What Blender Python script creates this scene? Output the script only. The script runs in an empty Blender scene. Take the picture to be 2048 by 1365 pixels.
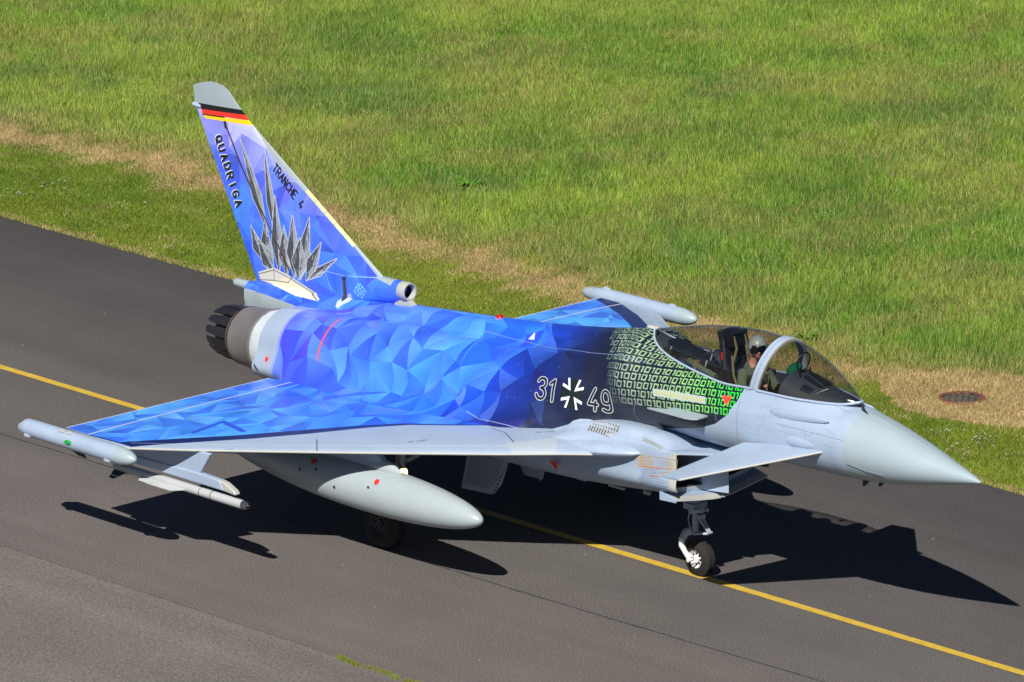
import bpy, math, random
import numpy as np
from math import radians as rad, pi
from mathutils import Vector, Matrix

random.seed(7)
S = bpy.context.scene
COL = S.collection

# ------------------------------------------------------------------ camera
cam_d = bpy.data.cameras.new("camera")
cam = bpy.data.objects.new("camera", cam_d); COL.objects.link(cam)
cam_d.sensor_width = 36.0; cam_d.lens = 227.435; cam_d.clip_start = 1.0; cam_d.clip_end = 3000.0
_R = (0.67003973, 0.74216996, -0.01518274); _U = (-0.18082231, 0.18301709, 0.96633743)
_F = (-0.71996532, 0.64473909, -0.25682961)
cam.matrix_world = Matrix(((_R[0], _U[0], -_F[0], 55.96718), (_R[1], _U[1], -_F[1], -58.23949),
                           (_R[2], _U[2], -_F[2], 25.81851), (0, 0, 0, 1)))
S.camera = cam

# ------------------------------------------------------------------ light
sun_dir = Vector((0.5312, -0.8658, 1.0)).normalized()
sun_el = math.asin(sun_dir.z); sun_az = math.atan2(sun_dir.x, sun_dir.y)
W = bpy.data.worlds.new("World"); S.world = W; W.use_nodes = True
nt = W.node_tree; bg = nt.nodes["Background"]
sky = nt.nodes.new("ShaderNodeTexSky"); sky.sky_type = 'NISHITA'; sky.sun_disc = False
sky.sun_elevation = sun_el; sky.sun_rotation = sun_az
sky.air_density = 0.35; sky.dust_density = 0.1
nt.links.new(sky.outputs[0], bg.inputs[0]); bg.inputs[1].default_value = 0.05
sd = bpy.data.lights.new("sun", 'SUN'); sd.energy = 5.0; sd.angle = rad(0.5); sd.color = (1.0, 0.955, 0.88)
so = bpy.data.objects.new("sun", sd); COL.objects.link(so)
so.rotation_euler = (-sun_dir).to_track_quat('-Z', 'Y').to_euler(); so.location = (0, 0, 30)
S.view_settings.view_transform = 'Standard'; S.view_settings.look = 'None'
S.view_settings.exposure = 0.36; S.view_settings.gamma = 1.0
S.view_settings.use_curve_mapping = False
S.cycles.max_bounces = 8; S.cycles.transparent_max_bounces = 16

# ------------------------------------------------------------------ helpers
def put(o, parent=None, name=None):
    COL.objects.link(o)
    if parent is not None: o.parent = parent
    return o
def tag(o, label=None, cat=None, group=None, kind=None):
    if label: o["label"] = label
    if cat: o["category"] = cat
    if group: o["group"] = group
    if kind: o["kind"] = kind
    return o
def empty(name, loc=(0, 0, 0)):
    o = bpy.data.objects.new(name, None); o.location = loc; o.empty_display_size = .3
    COL.objects.link(o); return o
def mesh(name, V, Fc, mats, parent=None, smooth=True, uv=None, mi=None, sharp=None, recalc=True):
    """uv: function(vert array)->(n,2) array evaluated per loop, or array per vertex"""
    import bmesh
    me = bpy.data.meshes.new(name)
    me.from_pydata([tuple(map(float, v)) for v in V], [], [tuple(map(int, f)) for f in Fc])
    if not isinstance(mats, (list, tuple)): mats = [mats]
    for m in mats: me.materials.append(m)
    if uv is not None:
        va = np.array(V, float)
        U = uv(va) if callable(uv) else np.array(uv, float)
        lay = me.uv_layers.new(name="UVMap")
        li = np.empty(len(me.loops), int); me.loops.foreach_get("vertex_index", li)
        lay.data.foreach_set("uv", U[li].astype(np.float32).ravel())
    if mi is not None: me.polygons.foreach_set("material_index", np.array(mi, int))
    if recalc:
        bm = bmesh.new(); bm.from_mesh(me)
        bmesh.ops.recalc_face_normals(bm, faces=bm.faces); bm.to_mesh(me); bm.free()
    me.polygons.foreach_set("use_smooth", [smooth] * len(me.polygons))
    if smooth and sharp: me.set_sharp_from_angle(angle=rad(sharp))
    me.update()
    return put(bpy.data.objects.new(name, me), parent)
class MB:
    """collects simple shapes into one mesh"""
    def __init__(s): s.V = []; s.F = []; s.M = []
    def add(s, V, F, m=0):
        b = len(s.V); s.V += [tuple(v) for v in V]; s.F += [tuple(i + b for i in f) for f in F]; s.M += [m] * len(F)
    def box(s, c, d, rot=(0, 0, 0), m=0, taper=1.0):
        R = Matrix.Identity(3)
        from mathutils import Euler
        R = Euler(rot).to_matrix(); V = []
        for z in (-1, 1):
            for x, y in ((-1, -1), (1, -1), (1, 1), (-1, 1)):
                t = taper if z > 0 else 1
                V.append(Vector(c) + R @ Vector((x * d[0] / 2 * t, y * d[1] / 2 * t, z * d[2] / 2)))
        s.add(V, [(0, 3, 2, 1), (4, 5, 6, 7), (0, 1, 5, 4), (1, 2, 6, 5), (2, 3, 7, 6), (3, 0, 4, 7)], m)
    def tube(s, pts, r, n=12, m=0, cap=True):
        pts = [Vector(p) for p in pts]
        if not isinstance(r, (list, tuple)): r = [r] * len(pts)
        V = []; F = []
        up = None
        for i, p in enumerate(pts):
            t = (pts[min(i + 1, len(pts) - 1)] - pts[max(i - 1, 0)])
            t = t.normalized() if t.length > 1e-9 else Vector((1, 0, 0))
            if up is None: up = Vector((0, 0, 1)) if abs(t.z) < .9 else Vector((1, 0, 0))
            a = t.cross(up).normalized(); b = a.cross(t).normalized(); up = b
            for k in range(n):
                q = 2 * pi * k / n; V.append(p + (a * math.cos(q) + b * math.sin(q)) * r[i])
        for i in range(len(pts) - 1):
            for k in range(n):
                k2 = (k + 1) % n; F.append((i * n + k, i * n + k2, (i + 1) * n + k2, (i + 1) * n + k))
        if cap: F.append(tuple(range(n))[::-1]); F.append(tuple((len(pts) - 1) * n + k for k in range(n)))
        s.add(V, F, m)
    def prism(s, poly, t, axis='y', off=0.0, m=0, m2=None):
        """poly: 2D outline; extruded by t centred on off along axis"""
        n = len(poly); V = []
        for sgn in (-.5, .5):
            for a, b in poly:
                w = off + sgn * t
                V.append({'y': (a, w, b), 'z': (a, b, w), 'x': (w, a, b)}[axis])
        s.add(V, [tuple(range(n)), tuple(range(n, 2 * n))[::-1]] + [(i, (i + 1) % n, n + (i + 1) % n, n + i) for i in range(n)], m)
    def build(s, name, mats, parent=None, smooth=True, sharp=35, uv=None):
        return mesh(name, s.V, s.F, mats, parent, smooth, uv, s.M, sharp)
def grid_faces(nu, nv, wrap_v=False, wrap_u=False):
    F = []
    for i in range(nu if wrap_u else nu - 1):
        for j in range(nv if wrap_v else nv - 1):
            i2 = (i + 1) % nu; j2 = (j + 1) % nv
            F.append((i * nv + j, i * nv + j2, i2 * nv + j2, i2 * nv + j))
    return F
def bevel(o, w=.006, seg=2, angle=35):
    m = o.modifiers.new("bevel", 'BEVEL'); m.width = w; m.segments = seg; m.limit_method = 'ANGLE'; m.angle_limit = rad(angle)
    return o
#GEO-START
def cr_interp(xs, P, xq):
    """monotone-ish cubic (Hermite, finite differences) through rows P at xs"""
    xs = np.asarray(xs, float); P = np.asarray(P, float); xq = np.asarray(xq, float)
    h = np.diff(xs); d = np.diff(P, axis=0) / h[:, None]
    m = np.zeros_like(P); m[0] = d[0]; m[-1] = d[-1]
    for i in range(1, len(xs) - 1):
        a, b = d[i - 1], d[i]; w1 = 2 * h[i] + h[i - 1]; w2 = h[i] + 2 * h[i - 1]
        with np.errstate(divide='ignore', invalid='ignore'):
            hm = (w1 + w2) / (w1 / a + w2 / b)
        m[i] = np.where(a * b > 0, hm, 0)
    k = np.clip(np.searchsorted(xs, xq, side='right') - 1, 0, len(xs) - 2)
    t = ((xq - xs[k]) / h[k])[:, None]; hk = h[k][:, None]
    return ((2*t**3-3*t**2+1)*P[k] + (t**3-2*t**2+t)*hk*m[k] + (-2*t**3+3*t**2)*P[k+1] + (t**3-t**2)*hk*m[k+1])
def cr_curve(P, n):
    """Catmull-Rom through control points (k,2) resampled to n points"""
    P = np.asarray(P, float); k = len(P)
    m = np.zeros_like(P); m[1:-1] = (P[2:] - P[:-2]) / 2; m[0] = P[1] - P[0]; m[-1] = P[-1] - P[-2]
    s = np.linspace(0, k - 1, n); i = np.clip(s.astype(int), 0, k - 2); t = (s - i)[:, None]
    return ((2*t**3-3*t**2+1)*P[i] + (t**3-2*t**2+t)*m[i] + (-2*t**3+3*t**2)*P[i+1] + (t**3-t**2)*m[i+1])
def se(zt, zb, w, n, y0=0.0, z0=None, k=10):
    t0 = math.asin(min(1, (y0 / w)) ** (n / 2)) if y0 > 0 else 0.0
    t = np.linspace(t0, math.pi, k); c = (zt + zb) / 2; h = (zt - zb) / 2
    y = w * np.abs(np.sin(t)) ** (2 / n); z = c + h * np.sign(np.cos(t)) * np.abs(np.cos(t)) ** (2 / n)
    P = np.stack([y, z], 1)
    if z0 is not None: P[0, 1] = z0; P[0, 0] = y0
    P[-1, 0] = 0
    return P
HULL = {
 0.0: se(2.425, 2.405, .012, 2), -.12: se(2.475, 2.375, .055, 2), -.25: se(2.515, 2.345, .092, 2), -.5: se(2.588, 2.288, .165, 2), -1.0: se(2.727, 2.18, .300, 2),
 -1.5: se(2.857, 2.095, .402, 2), -2.05: se(2.967, 2.049, .485, 2),
 -2.22: se(2.995, 2.045, .505, 2.05, .0), -2.4: se(3.01, 2.04, .515, 2.1, .17, 3.035),
 -2.7: se(3.03, 2.035, .537, 2.15, .29, 3.03), -3.15: se(3.06, 2.025, .56, 2.3, .40, 3.03),
 -3.8: se(3.09, 2.02, .575, 2.45, .455, 3.035), -4.3: se(3.10, 2.02, .59, 2.4, .46, 3.01),
 -4.8: se(3.12, 2.02, .61, 2.3, .415, 3.04), -5.2: se(3.12, 2.02, .65, 2.2, .35, 3.07),
 -5.7: se(3.165, 2.0, .70, 2.1, .25, 3.14), -6.0: se(3.26, 1.95, .735, 2.05, .14, 3.24),
 -6.13: se(3.34, 1.9, .75, 2.0, 0),
 -6.5: [(0,3.29),(.17,3.24),(.33,3.11),(.50,2.94),(.65,2.74),(.76,2.5),(.82,2.25),(.86,2.0),(.5,1.6),(0,1.5)],
 -7.0: [(0,3.2),(.18,3.15),(.34,3.02),(.52,2.88),(.70,2.72),(.83,2.48),(.90,2.25),(1.0,1.98),(.6,1.6),(0,1.5)],
 -8.0: [(0,3.06),(.18,3.00),(.31,2.83),(.54,2.75),(.78,2.63),(.95,2.42),(1.08,2.13),(1.42,'w'),(1.8,'u'),(0,1.5)],
 -9.5: [(0,2.9),(.17,2.85),(.29,2.69),(.54,2.64),(.81,2.53),(1.0,2.3),(1.14,2.03),(1.55,'w'),(2.0,'u'),(0,1.4)],
 -11.0: [(0,2.77),(.17,2.72),(.29,2.58),(.56,2.58),(.83,2.47),(1.03,2.24),(1.15,1.98),(1.52,'w'),(1.9,'u'),(0,1.38)],
 -12.05: [(0,2.66),(.16,2.60),(.30,2.50),(.58,2.53),(.84,2.42),(1.03,2.20),(1.13,1.93),(1.38,'w'),(1.6,'u'),(0,1.35)],
 -12.6: [(0,2.52),(.14,2.49),(.30,2.44),(.57,2.49),(.81,2.39),(.99,2.19),(1.08,1.91),(1.24,1.68),(1.2,1.56),(0,1.34)],
 -13.0: [(0,2.42),(.12,2.40),(.3,2.41),(.56,2.44),(.78,2.35),(.96,2.16),(1.04,1.9),(1.14,1.60),(.8,1.36),(0,1.33)],
 -13.45: [(0,2.35),(.1,2.35),(.3,2.36),(.52,2.38),(.74,2.29),(.92,2.1),(1.0,1.85),(1.10,1.58),(.75,1.36),(0,1.34)],
}
NV = 61
_WL = np.array([(0.6,-5.25),(1.2,-6.0),(1.5,-6.42),(2.0,-7.05),(2.6,-7.88),(3.3,-8.85),(4.0,-9.85),(4.6,-10.72),(5.04,-11.42),(5.3,-11.8)])
def wing_le(y): return np.interp(y, _WL[:, 0], _WL[:, 1])
WTE = -12.75
def wing_point(y, x, side):
    """side +1 upper, -1 lower"""
    le = wing_le(y); c = le - WTE; f = np.clip((le - x) / c, 0, 1)
    zc = (1.605 + (5.03 - y) * .0587) * (1 - f) + 1.645 * f
    t = np.interp(y, (1, 5), (.045, .034)) * c
    yt = 5 * t * (.2969*np.sqrt(f) - .126*f - .3516*f**2 + .2843*f**3 - .1036*f**4) * .9
    return zc + side * yt
for _k in HULL:
    HULL[_k] = [(y, float(wing_point(y, _k, 1)) + (.006 if z == 'w' else -.05) if isinstance(z, str) else z) for y, z in HULL[_k]]
def hull_rows(xa, xb, n):
    ks = sorted(HULL); P = np.array([np.asarray(HULL[k], float).ravel() for k in ks])
    xq = np.linspace(xb, xa, n); Q = cr_interp(ks, P, xq).reshape(n, -1, 2)
    return xq, np.array([cr_curve(q, NV) for q in Q])
def hull_v(rows):
    """arc length up from the z=2.35 crossing of every section"""
    out = []
    for r in rows:
        s = np.concatenate([[0], np.cumsum(np.hypot(*np.diff(r, axis=0).T))])
        i = int(np.argmax(r[:, 1] < 2.35)) if (r[:, 1] < 2.35).any() else len(r) - 1
        i = max(i, 1); f = (r[i-1, 1] - 2.35) / max(1e-6, r[i-1, 1] - r[i, 1])
        s0 = s[i-1] + f * (s[i] - s[i-1]); out.append(s0 - s)
    return np.array(out)
#GEO-END

# ------------------------------------------------------------------ materials
def nodes(name):
    m = bpy.data.materials.new(name); m.use_nodes = True
    t = m.node_tree; b = t.nodes["Principled BSDF"]; return m, t, b
def N(t, typ, **kw):
    n = t.nodes.new(typ)
    for k, v in kw.items():
        if k in n.inputs: n.inputs[k].default_value = v
        else: setattr(n, k, v)
    return n
def noise(t, scale, detail=4, rough=.55, coord=None, dist=0.0):
    n = t.nodes.new("ShaderNodeTexNoise"); n.inputs["Scale"].default_value = scale
    n.inputs["Detail"].default_value = detail; n.inputs["Roughness"].default_value = rough
    n.inputs["Distortion"].default_value = dist
    if coord is not None: t.links.new(coord, n.inputs["Vector"])
    return n
def ramp(t, fac, stops):
    r = t.nodes.new("ShaderNodeValToRGB"); t.links.new(fac, r.inputs[0]); e = r.color_ramp.elements
    while len(e) < len(stops): e.new(.5)
    for i, (p, c) in enumerate(stops):
        e[i].position = p; e[i].color = (*c, 1) if len(c) == 3 else c
    return r
def mixc(t, fac, a, b, mode='MIX'):
    m = t.nodes.new("ShaderNodeMix"); m.data_type = 'RGBA'; m.blend_type = mode
    for sock, v in ((0, fac), (6, a), (7, b)):
        if hasattr(v, 'default_value') or hasattr(v, 'is_linked'): t.links.new(v, m.inputs[sock])
        elif isinstance(v, (int, float)): m.inputs[sock].default_value = v
        else: m.inputs[sock].default_value = (*v, 1)
    return m.outputs[2]
def lin(c): return tuple(((v / 255) / 12.92 if v <= 10.3 else (((v / 255) + .055) / 1.055) ** 2.4) for v in c)
def weather(t, b, col, rough, amt=.10, bump=0.0, coord="Object"):
    tc = t.nodes.new("ShaderNodeTexCoord")
    n1 = noise(t, 2.2, 6, .6, tc.outputs[coord]); n2 = noise(t, 26, 3, .6, tc.outputs[coord])
    v = ramp(t, n1.outputs[0], [(.3, (1 - amt,) * 3), (.7, (1 + amt * .4,) * 3)])
    v2 = ramp(t, n2.outputs[0], [(.35, (1 - amt * .5,) * 3), (.6, (1, 1, 1))])
    c = mixc(t, 1.0, col, v.outputs[0], 'MULTIPLY'); c = mixc(t, 1.0, c, v2.outputs[0], 'MULTIPLY')
    t.links.new(c, b.inputs["Base Color"])
    r = ramp(t, n1.outputs[0], [(.3, (rough - .06,) * 3), (.7, (rough + .08,) * 3)])
    t.links.new(r.outputs[0], b.inputs["Roughness"])
    if bump:
        bp_ = t.nodes.new("ShaderNodeBump"); bp_.inputs["Strength"].default_value = bump; bp_.inputs["Distance"].default_value = .01
        t.links.new(n2.outputs[0], bp_.inputs["Height"]); t.links.new(bp_.outputs[0], b.inputs["Normal"])
def paint(name, rgb, rough=.45, metal=0.0, amt=.10, spec=.5, bump=0.0):
    m, t, b = nodes(name); weather(t, b, lin(rgb), rough, amt, bump)
    b.inputs["Metallic"].default_value = metal; b.inputs["Specular IOR Level"].default_value = spec
    return m
def imgmat(name, img, rough=.36, coat=.25):
    m, t, b = nodes(name)
    im = t.nodes.new("ShaderNodeTexImage"); im.image = img; im.extension = 'EXTEND'; im.interpolation = 'Linear'
    weather(t, b, im.outputs[0], rough, .06)
    b.inputs["Coat Weight"].default_value = coat; b.inputs["Coat Roughness"].default_value = .22
    return m

GREY = (154, 171, 194)
M = {}
M['grey'] = paint("pale blue grey paint", GREY, .42)
M['grey2'] = paint("radome paint", (152, 168, 177), .40, amt=.04)
M['belly'] = paint("underside grey paint", (134, 148, 164), .5)
M['tank'] = paint("tank grey paint", (160, 171, 176), .30, amt=.06)
M['edge'] = paint("bare leading edge", (172, 174, 170), .42, amt=.08)
M['white'] = paint("white paint", (178, 182, 184), .4)
M['metal'] = paint("burnt nozzle metal", (122, 118, 119), .5, metal=.25, amt=.22)
M['metal2'] = paint("dark nozzle petals", (52, 52, 58), .45, metal=.5, amt=.35)
M['steel'] = paint("machined steel", (150, 150, 152), .3, metal=.9)
M['gear'] = paint("gear leg paint", (158, 168, 178), .45, amt=.2)
M['gear_w'] = paint("gear white enamel", (222, 222, 220), .35)
M['rubber'] = paint("tyre rubber", (46, 43, 42), .75, amt=.3, spec=.2)
M['black'] = paint("black trim", (18, 18, 20), .5)
M['dark'] = paint("dark grey and painted shade", (40, 44, 48), .6)  # own colour of dark parts; stands for shade in the duct and main rims
M['cockpit'] = paint("cockpit grey", (58, 63, 70), .6, amt=.3)
M['cockpit2'] = paint("cockpit panel", (32, 34, 40), .5, amt=.3)
M['brown'] = paint("worn bronze strip", (92, 74, 60), .45, metal=.5, amt=.35)
M['red'] = paint("red lens", (190, 20, 24), .15)
M['redp'] = paint("red paint", (214, 52, 40), .5)
M['green'] = paint("green lens", (30, 150, 60), .1)
M['yellowp'] = paint("pale formation strip", (212, 212, 160), .5)
M['suit'] = paint("olive flight suit", (96, 106, 84), .85, amt=.3, spec=.2, bump=.6)
M['vest'] = paint("survival vest", (52, 60, 48), .8, amt=.35, spec=.2, bump=.6)
M['helmet'] = paint("helmet shell", (150, 158, 154), .3)
M['visor'] = paint("smoked visor", (22, 18, 20), .08)
M['strap'] = paint("khaki webbing", (120, 112, 74), .8)

# ------------------------------------------------------------------ painted artwork, rasterised here from shapes
class Cv:
    def __init__(s, x0, x1, y0, y1, ppm, col=GREY):
        s.x0, s.y0, s.s = x0, y0, ppm; s.W = int((x1 - x0) * ppm); s.H = int((y1 - y0) * ppm)
        s.a = np.empty((s.H, s.W, 3), np.float32); s.a[:] = np.array(col, np.float32) / 255
    def px(s, pts): p = np.array(pts, float); return (p - [s.x0, s.y0]) * s.s
    def _win(s, p, pad=2):
        lo = np.floor(p.min(0) - pad).astype(int); hi = np.ceil(p.max(0) + pad).astype(int)
        lo = np.maximum(lo, 0); hi = np.minimum(hi, [s.W, s.H])
        if (hi <= lo).any(): return None
        X, Y = np.meshgrid(np.arange(lo[0], hi[0]) + .5, np.arange(lo[1], hi[1]) + .5)
        return lo, hi, X, Y
    def mask(s, pts):
        m = np.zeros((s.H, s.W), bool); p = s.px(pts); w = s._win(p)
        if w is None: return m
        lo, hi, X, Y = w; ins = np.zeros(X.shape, bool); n = len(p)
        for i in range(n):
            (xa, ya), (xb, yb) = p[i], p[(i + 1) % n]
            if ya == yb: continue
            c = ((ya > Y) != (yb > Y)) & (X < (xb - xa) * (Y - ya) / (yb - ya) + xa); ins ^= c
        m[lo[1]:hi[1], lo[0]:hi[0]] = ins; return m
    def poly(s, pts, col, alpha=1.0, clip=None):
        m = s.mask(pts)
        if clip is not None: m &= clip
        s.a[m] = s.a[m] * (1 - alpha) + np.array(col, np.float32) / 255 * alpha
    def stroke(s, pts, w, col, clip=None, alpha=1.0, taper=None):
        p = s.px(pts); r = w * s.s / 2
        win = s._win(p, r + 2)
        if win is None: return
        lo, hi, X, Y = win; D = np.full(X.shape, 1e9)
        for i in range(len(p) - 1):
            a, b = p[i], p[i + 1]; d = b - a; L = (d @ d) or 1e-9
            t = np.clip(((X - a[0]) * d[0] + (Y - a[1]) * d[1]) / L, 0, 1)
            D = np.minimum(D, np.hypot(X - a[0] - t * d[0], Y - a[1] - t * d[1]))
        c = np.clip(r + .5 - D, 0, 1) * alpha
        if clip is not None: c = c * clip[lo[1]:hi[1], lo[0]:hi[0]]
        v = s.a[lo[1]:hi[1], lo[0]:hi[0]]; v[:] = v * (1 - c[..., None]) + np.array(col, np.float32) / 255 * c[..., None]
    def image(s, name):
        im = bpy.data.images.new(name, s.W, s.H); buf = np.ones((s.H, s.W, 4), np.float32)
        buf[..., :3] = np.clip(s.a, 0, 1); im.pixels.foreach_set(buf.ravel()); im.update(); im.pack(); return im
    def uv(s, P): return (np.asarray(P, float) - [s.x0, s.y0]) / [s.W / s.s, s.H / s.s]
    def facets(s, cell, pal, mask, alpha=1.0, seed=1, stretch=(1, 1), grad=.13):
        """low-poly shards: a jittered triangle net, every triangle one tone with a soft ramp across it"""
        rs = np.random.RandomState(seed); cx, cy = cell * stretch[0], cell * stretch[1]
        nx = int(s.W / s.s / cx) + 4; ny = int(s.H / s.s / cy) + 4
        G = np.zeros((nx, ny, 2))
        for i in range(nx):
            for j in range(ny):
                G[i, j] = (s.x0 + (i - 1.5 + rs.uniform(-.48, .48) + (.5 if j % 2 else 0)) * cx, s.y0 + (j - 1.5 + rs.uniform(-.46, .46)) * cy)
        for i in range(nx - 1):
            for j in range(ny - 1):
                q = [G[i, j], G[i+1, j], G[i+1, j+1], G[i, j+1]]
                T = [(0, 1, 2), (0, 2, 3)] if rs.rand() < .5 else [(0, 1, 3), (1, 2, 3)]
                same = rs.rand() < .22; k0 = rs.rand(); g0 = rs.uniform(-1, 1, 2)
                for tr in T:
                    P = np.array([q[k] for k in tr]); ctr = P.mean(0)
                    k = k0 if same else rs.rand(); g = g0 if same else rs.uniform(-1, 1, 2)
                    col = np.array(pal(ctr[0], ctr[1], k), np.float32) / 255
                    p = s.px(P); w = s._win(p, 1)
                    if w is None: continue
                    lo, hi, X, Y = w; ins = np.ones(X.shape, bool); sg = None
                    A = (p[1][0]-p[0][0])*(p[2][1]-p[0][1])-(p[1][1]-p[0][1])*(p[2][0]-p[0][0])
                    for e in range(3):
                        a, b = p[e], p[(e+1) % 3]
                        cr = (b[0]-a[0])*(Y-a[1])-(b[1]-a[1])*(X-a[0]); ins &= (cr * A >= -abs(A) * 1e-3)
                    mk = mask[lo[1]:hi[1], lo[0]:hi[0]] & ins
                    if not mk.any(): continue
                    c = p.mean(0); sh = 1 + grad * (g[0] * (X - c[0]) + g[1] * (Y - c[1])) / (cell * s.s * .5)
                    v = s.a[lo[1]:hi[1], lo[0]:hi[0]]
                    nw = col[None] * np.clip(sh[mk], .7, 1.3)[:, None]
                    v[mk] = v[mk] * (1 - alpha) + nw * alpha

GL = {  # stroke letters in a 0.6 x 1 box
 'A': [[(0,0),(.3,1),(.6,0)],[(.11,.36),(.49,.36)]], 'Q': [[(.3,1),(.08,.86),(0,.5),(.08,.14),(.3,0),(.52,.14),(.6,.5),(.52,.86),(.3,1)],[(.34,.26),(.64,-.06)]],
 'U': [[(0,1),(0,.3),(.12,.05),(.3,0),(.48,.05),(.6,.3),(.6,1)]], 'D': [[(0,0),(0,1),(.3,.97),(.55,.75),(.6,.5),(.55,.25),(.3,.03),(0,0)]],
 'R': [[(0,0),(0,1),(.35,1),(.55,.88),(.56,.66),(.38,.52),(0,.5)],[(.28,.5),(.6,0)]], 'I': [[(.3,0),(.3,1)]],
 'G': [[(.58,.84),(.4,1),(.2,.98),(.04,.78),(0,.45),(.08,.14),(.3,0),(.52,.1),(.6,.42),(.34,.42)]], 'T': [[(0,1),(.6,1)],[(.3,1),(.3,0)]],
 'N': [[(0,0),(0,1),(.55,0),(.55,1)]], 'C': [[(.58,.84),(.36,1),(.12,.9),(0,.5),(.12,.1),(.36,0),(.58,.16)]], 'H': [[(0,0),(0,1)],[(.56,0),(.56,1)],[(0,.5),(.56,.5)]],
 'E': [[(.54,1),(0,1),(0,0),(.54,0)],[(0,.52),(.42,.52)]], 'S': [[(.56,.86),(.3,1),(.06,.86),(.08,.62),(.5,.42),(.56,.18),(.3,0),(.02,.14)]],
 'O': [[(.3,1),(.08,.86),(0,.5),(.08,.14),(.3,0),(.52,.14),(.6,.5),(.52,.86),(.3,1)]], 'P': [[(0,0),(0,1),(.36,1),(.56,.88),(.56,.64),(.36,.5),(0,.5)]],
 'F': [[(.54,1),(0,1),(0,0)],[(0,.52),(.42,.52)]], 'L': [[(0,1),(0,0),(.5,0)]],
 '3': [[(.02,.84),(.12,.97),(.3,1),(.48,.95),(.56,.78),(.5,.6),(.28,.53),(.5,.46),(.6,.25),(.5,.06),(.3,0),(.12,.04),(0,.18)]],
 '1': [[(.12,.8),(.36,1),(.36,0)]], '4': [[(.46,0),(.46,.4)],[(.36,1),(0,.26),(.6,.26)]],
 '9': [[(.58,.62),(.5,.46),(.3,.4),(.1,.46),(.02,.7),(.1,.93),(.3,1),(.5,.93),(.58,.7),(.58,.34),(.5,.08),(.3,0),(.08,.08)]],
 '0': [[(.3,1),(.08,.88),(.02,.5),(.08,.12),(.3,0),(.52,.12),(.58,.5),(.52,.88),(.3,1)]],
}
def smooth_line(pts, k=4):
    if len(pts) < 4: return pts
    return [tuple(p) for p in cr_curve(np.array(pts), (len(pts) - 1) * k + 1)]
def text(cv, s, a, b, h, w, col, halo=None, sx=1.0, skew=0.0, clip=None):
    """letters from a towards b (metres); up is the left normal of a->b"""
    a = np.array(a, float); b = np.array(b, float); d = b - a; L = np.hypot(*d); d /= L; n = np.array([-d[1], d[0]])
    adv = L / max(1, len(s)); 
    for layer in ([halo] if halo else []) + [(0, 0, w, col)]:
        ox, oy, ww, cc = layer
        for i, ch in enumerate(s):
            for st in GL.get(ch, []):
                P = [a + d * (i * adv + (x * sx + y * skew) * h) + n * y * h + np.array([ox, oy]) for x, y in smooth_line(st)]
                cv.stroke(P, ww, cc, clip)
def lerpc(stops, x):
    xs = [s[0] for s in stops]; return [np.interp(x, xs, [s[1][k] for s in stops]) for k in range(3)]
def jitter(c, k, lo=.72, hi=1.22, hue=0):
    h = ((k * 7.13) % 1 - .5); c = np.array(c, float)
    if k > .5: o = c + (np.array([112, 180, 255]) - c) * (k - .5) * .9
    else: o = c * np.array([1 - (.5 - k) * .5, 1 - (.5 - k) * .62, 1 - (.5 - k) * .2])
    o = o + np.array([30, -16, 4]) * max(0, h - .2) * 1.6
    return tuple(np.minimum(o, 255))
def jitter_old(c, k, lo=.72, hi=1.22, hue=0):
    f = lo + (hi - lo) * k; c = [v * f for v in c]
    h = (k * 7.13) % 1 - .5; return (c[0] + 26 * h + hue, c[1] - 22 * h * abs(h) * 2 + 14 * (k - .5), min(c[2] + 6, 255))

# --- fuselage sides: x along the aircraft, v = height round the skin
ch_ = Cv(-13.5, -2.0, -1.9, 1.55, 175)
LOW = [(-12.975, -2.0), (-12.975, 1.6), (-3.86, 1.6), (-3.86, .80)]
FRONT = [(-3.909,0.766),(-3.940,0.630),(-4.008,0.473),(-4.127,0.287),(-4.364,0.116),(-4.674,-0.007)]
SHELF = [(-5.206,-0.150),(-5.633,-0.293),(-5.973,-0.340),(-6.260,-0.239),(-6.532,-0.205),(-6.686,-0.226),(-6.785,-0.274),(-6.878,-0.361),(-7.006,-0.497),(-7.131,-0.604)] + [(-7.5, -2.0)]
pm = ch_.mask(LOW + FRONT + SHELF)
BL = [(-13, (88, 98, 232)), (-12, (72, 100, 232)), (-10.9, (68, 124, 240)), (-9.6, (58, 132, 246)), (-8.8, (36, 104, 236)), (-8.2, (32, 76, 196)), (-7.7, (28, 54, 142)), (-7.2, (26, 38, 88)), (-6.8, (25, 31, 52)), (-2, (25, 29, 42))]
BL2 = [(-13, 1), (-8.6, 1), (-7.8, .6), (-7.2, .22), (-6.7, .0), (-2, 0)]
def palh(x, v, k):
    a = np.interp(x, [b[0] for b in BL2], [b[1] for b in BL2]); c = lerpc(BL, x - .35 * (v - .4)); j = jitter(c, k)
    return [c[i] * (1 - a) + j[i] * a for i in range(3)]
yy = np.linspace(-13.5, -2, ch_.W); base = np.array([lerpc(BL, x) for x in yy]) / 255
ch_.a[pm] = np.broadcast_to(base[None], ch_.a.shape)[pm]
fm = pm.copy(); fm[:, int((-6.45 + 13.5) * 175):] = False
ch_.facets(.35, palh, fm, 1.0, 3, (1, 1.1), .12)
ch_.facets(.62, palh, fm, .10, 11, (1, 1.15), .05)
# fade the shards into the dark nose section
f0, f1 = int((-7.5 + 13.5) * 175), int((-6.45 + 13.5) * 175)
al = np.linspace(0, 1, f1 - f0)[None, :, None]; sl = ch_.a[:, f0:f1]; bs = np.broadcast_to(base[None, f0:f1], sl.shape)
pmm = pm[:, f0:f1, None]; ch_.a[:, f0:f1] = np.where(pmm, sl * (1 - al) + bs * al, sl)
# orange circumferential line
ch_.stroke([(-12.0, -.40), (-12.0, .33)], .032, (232, 84, 44))
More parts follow.
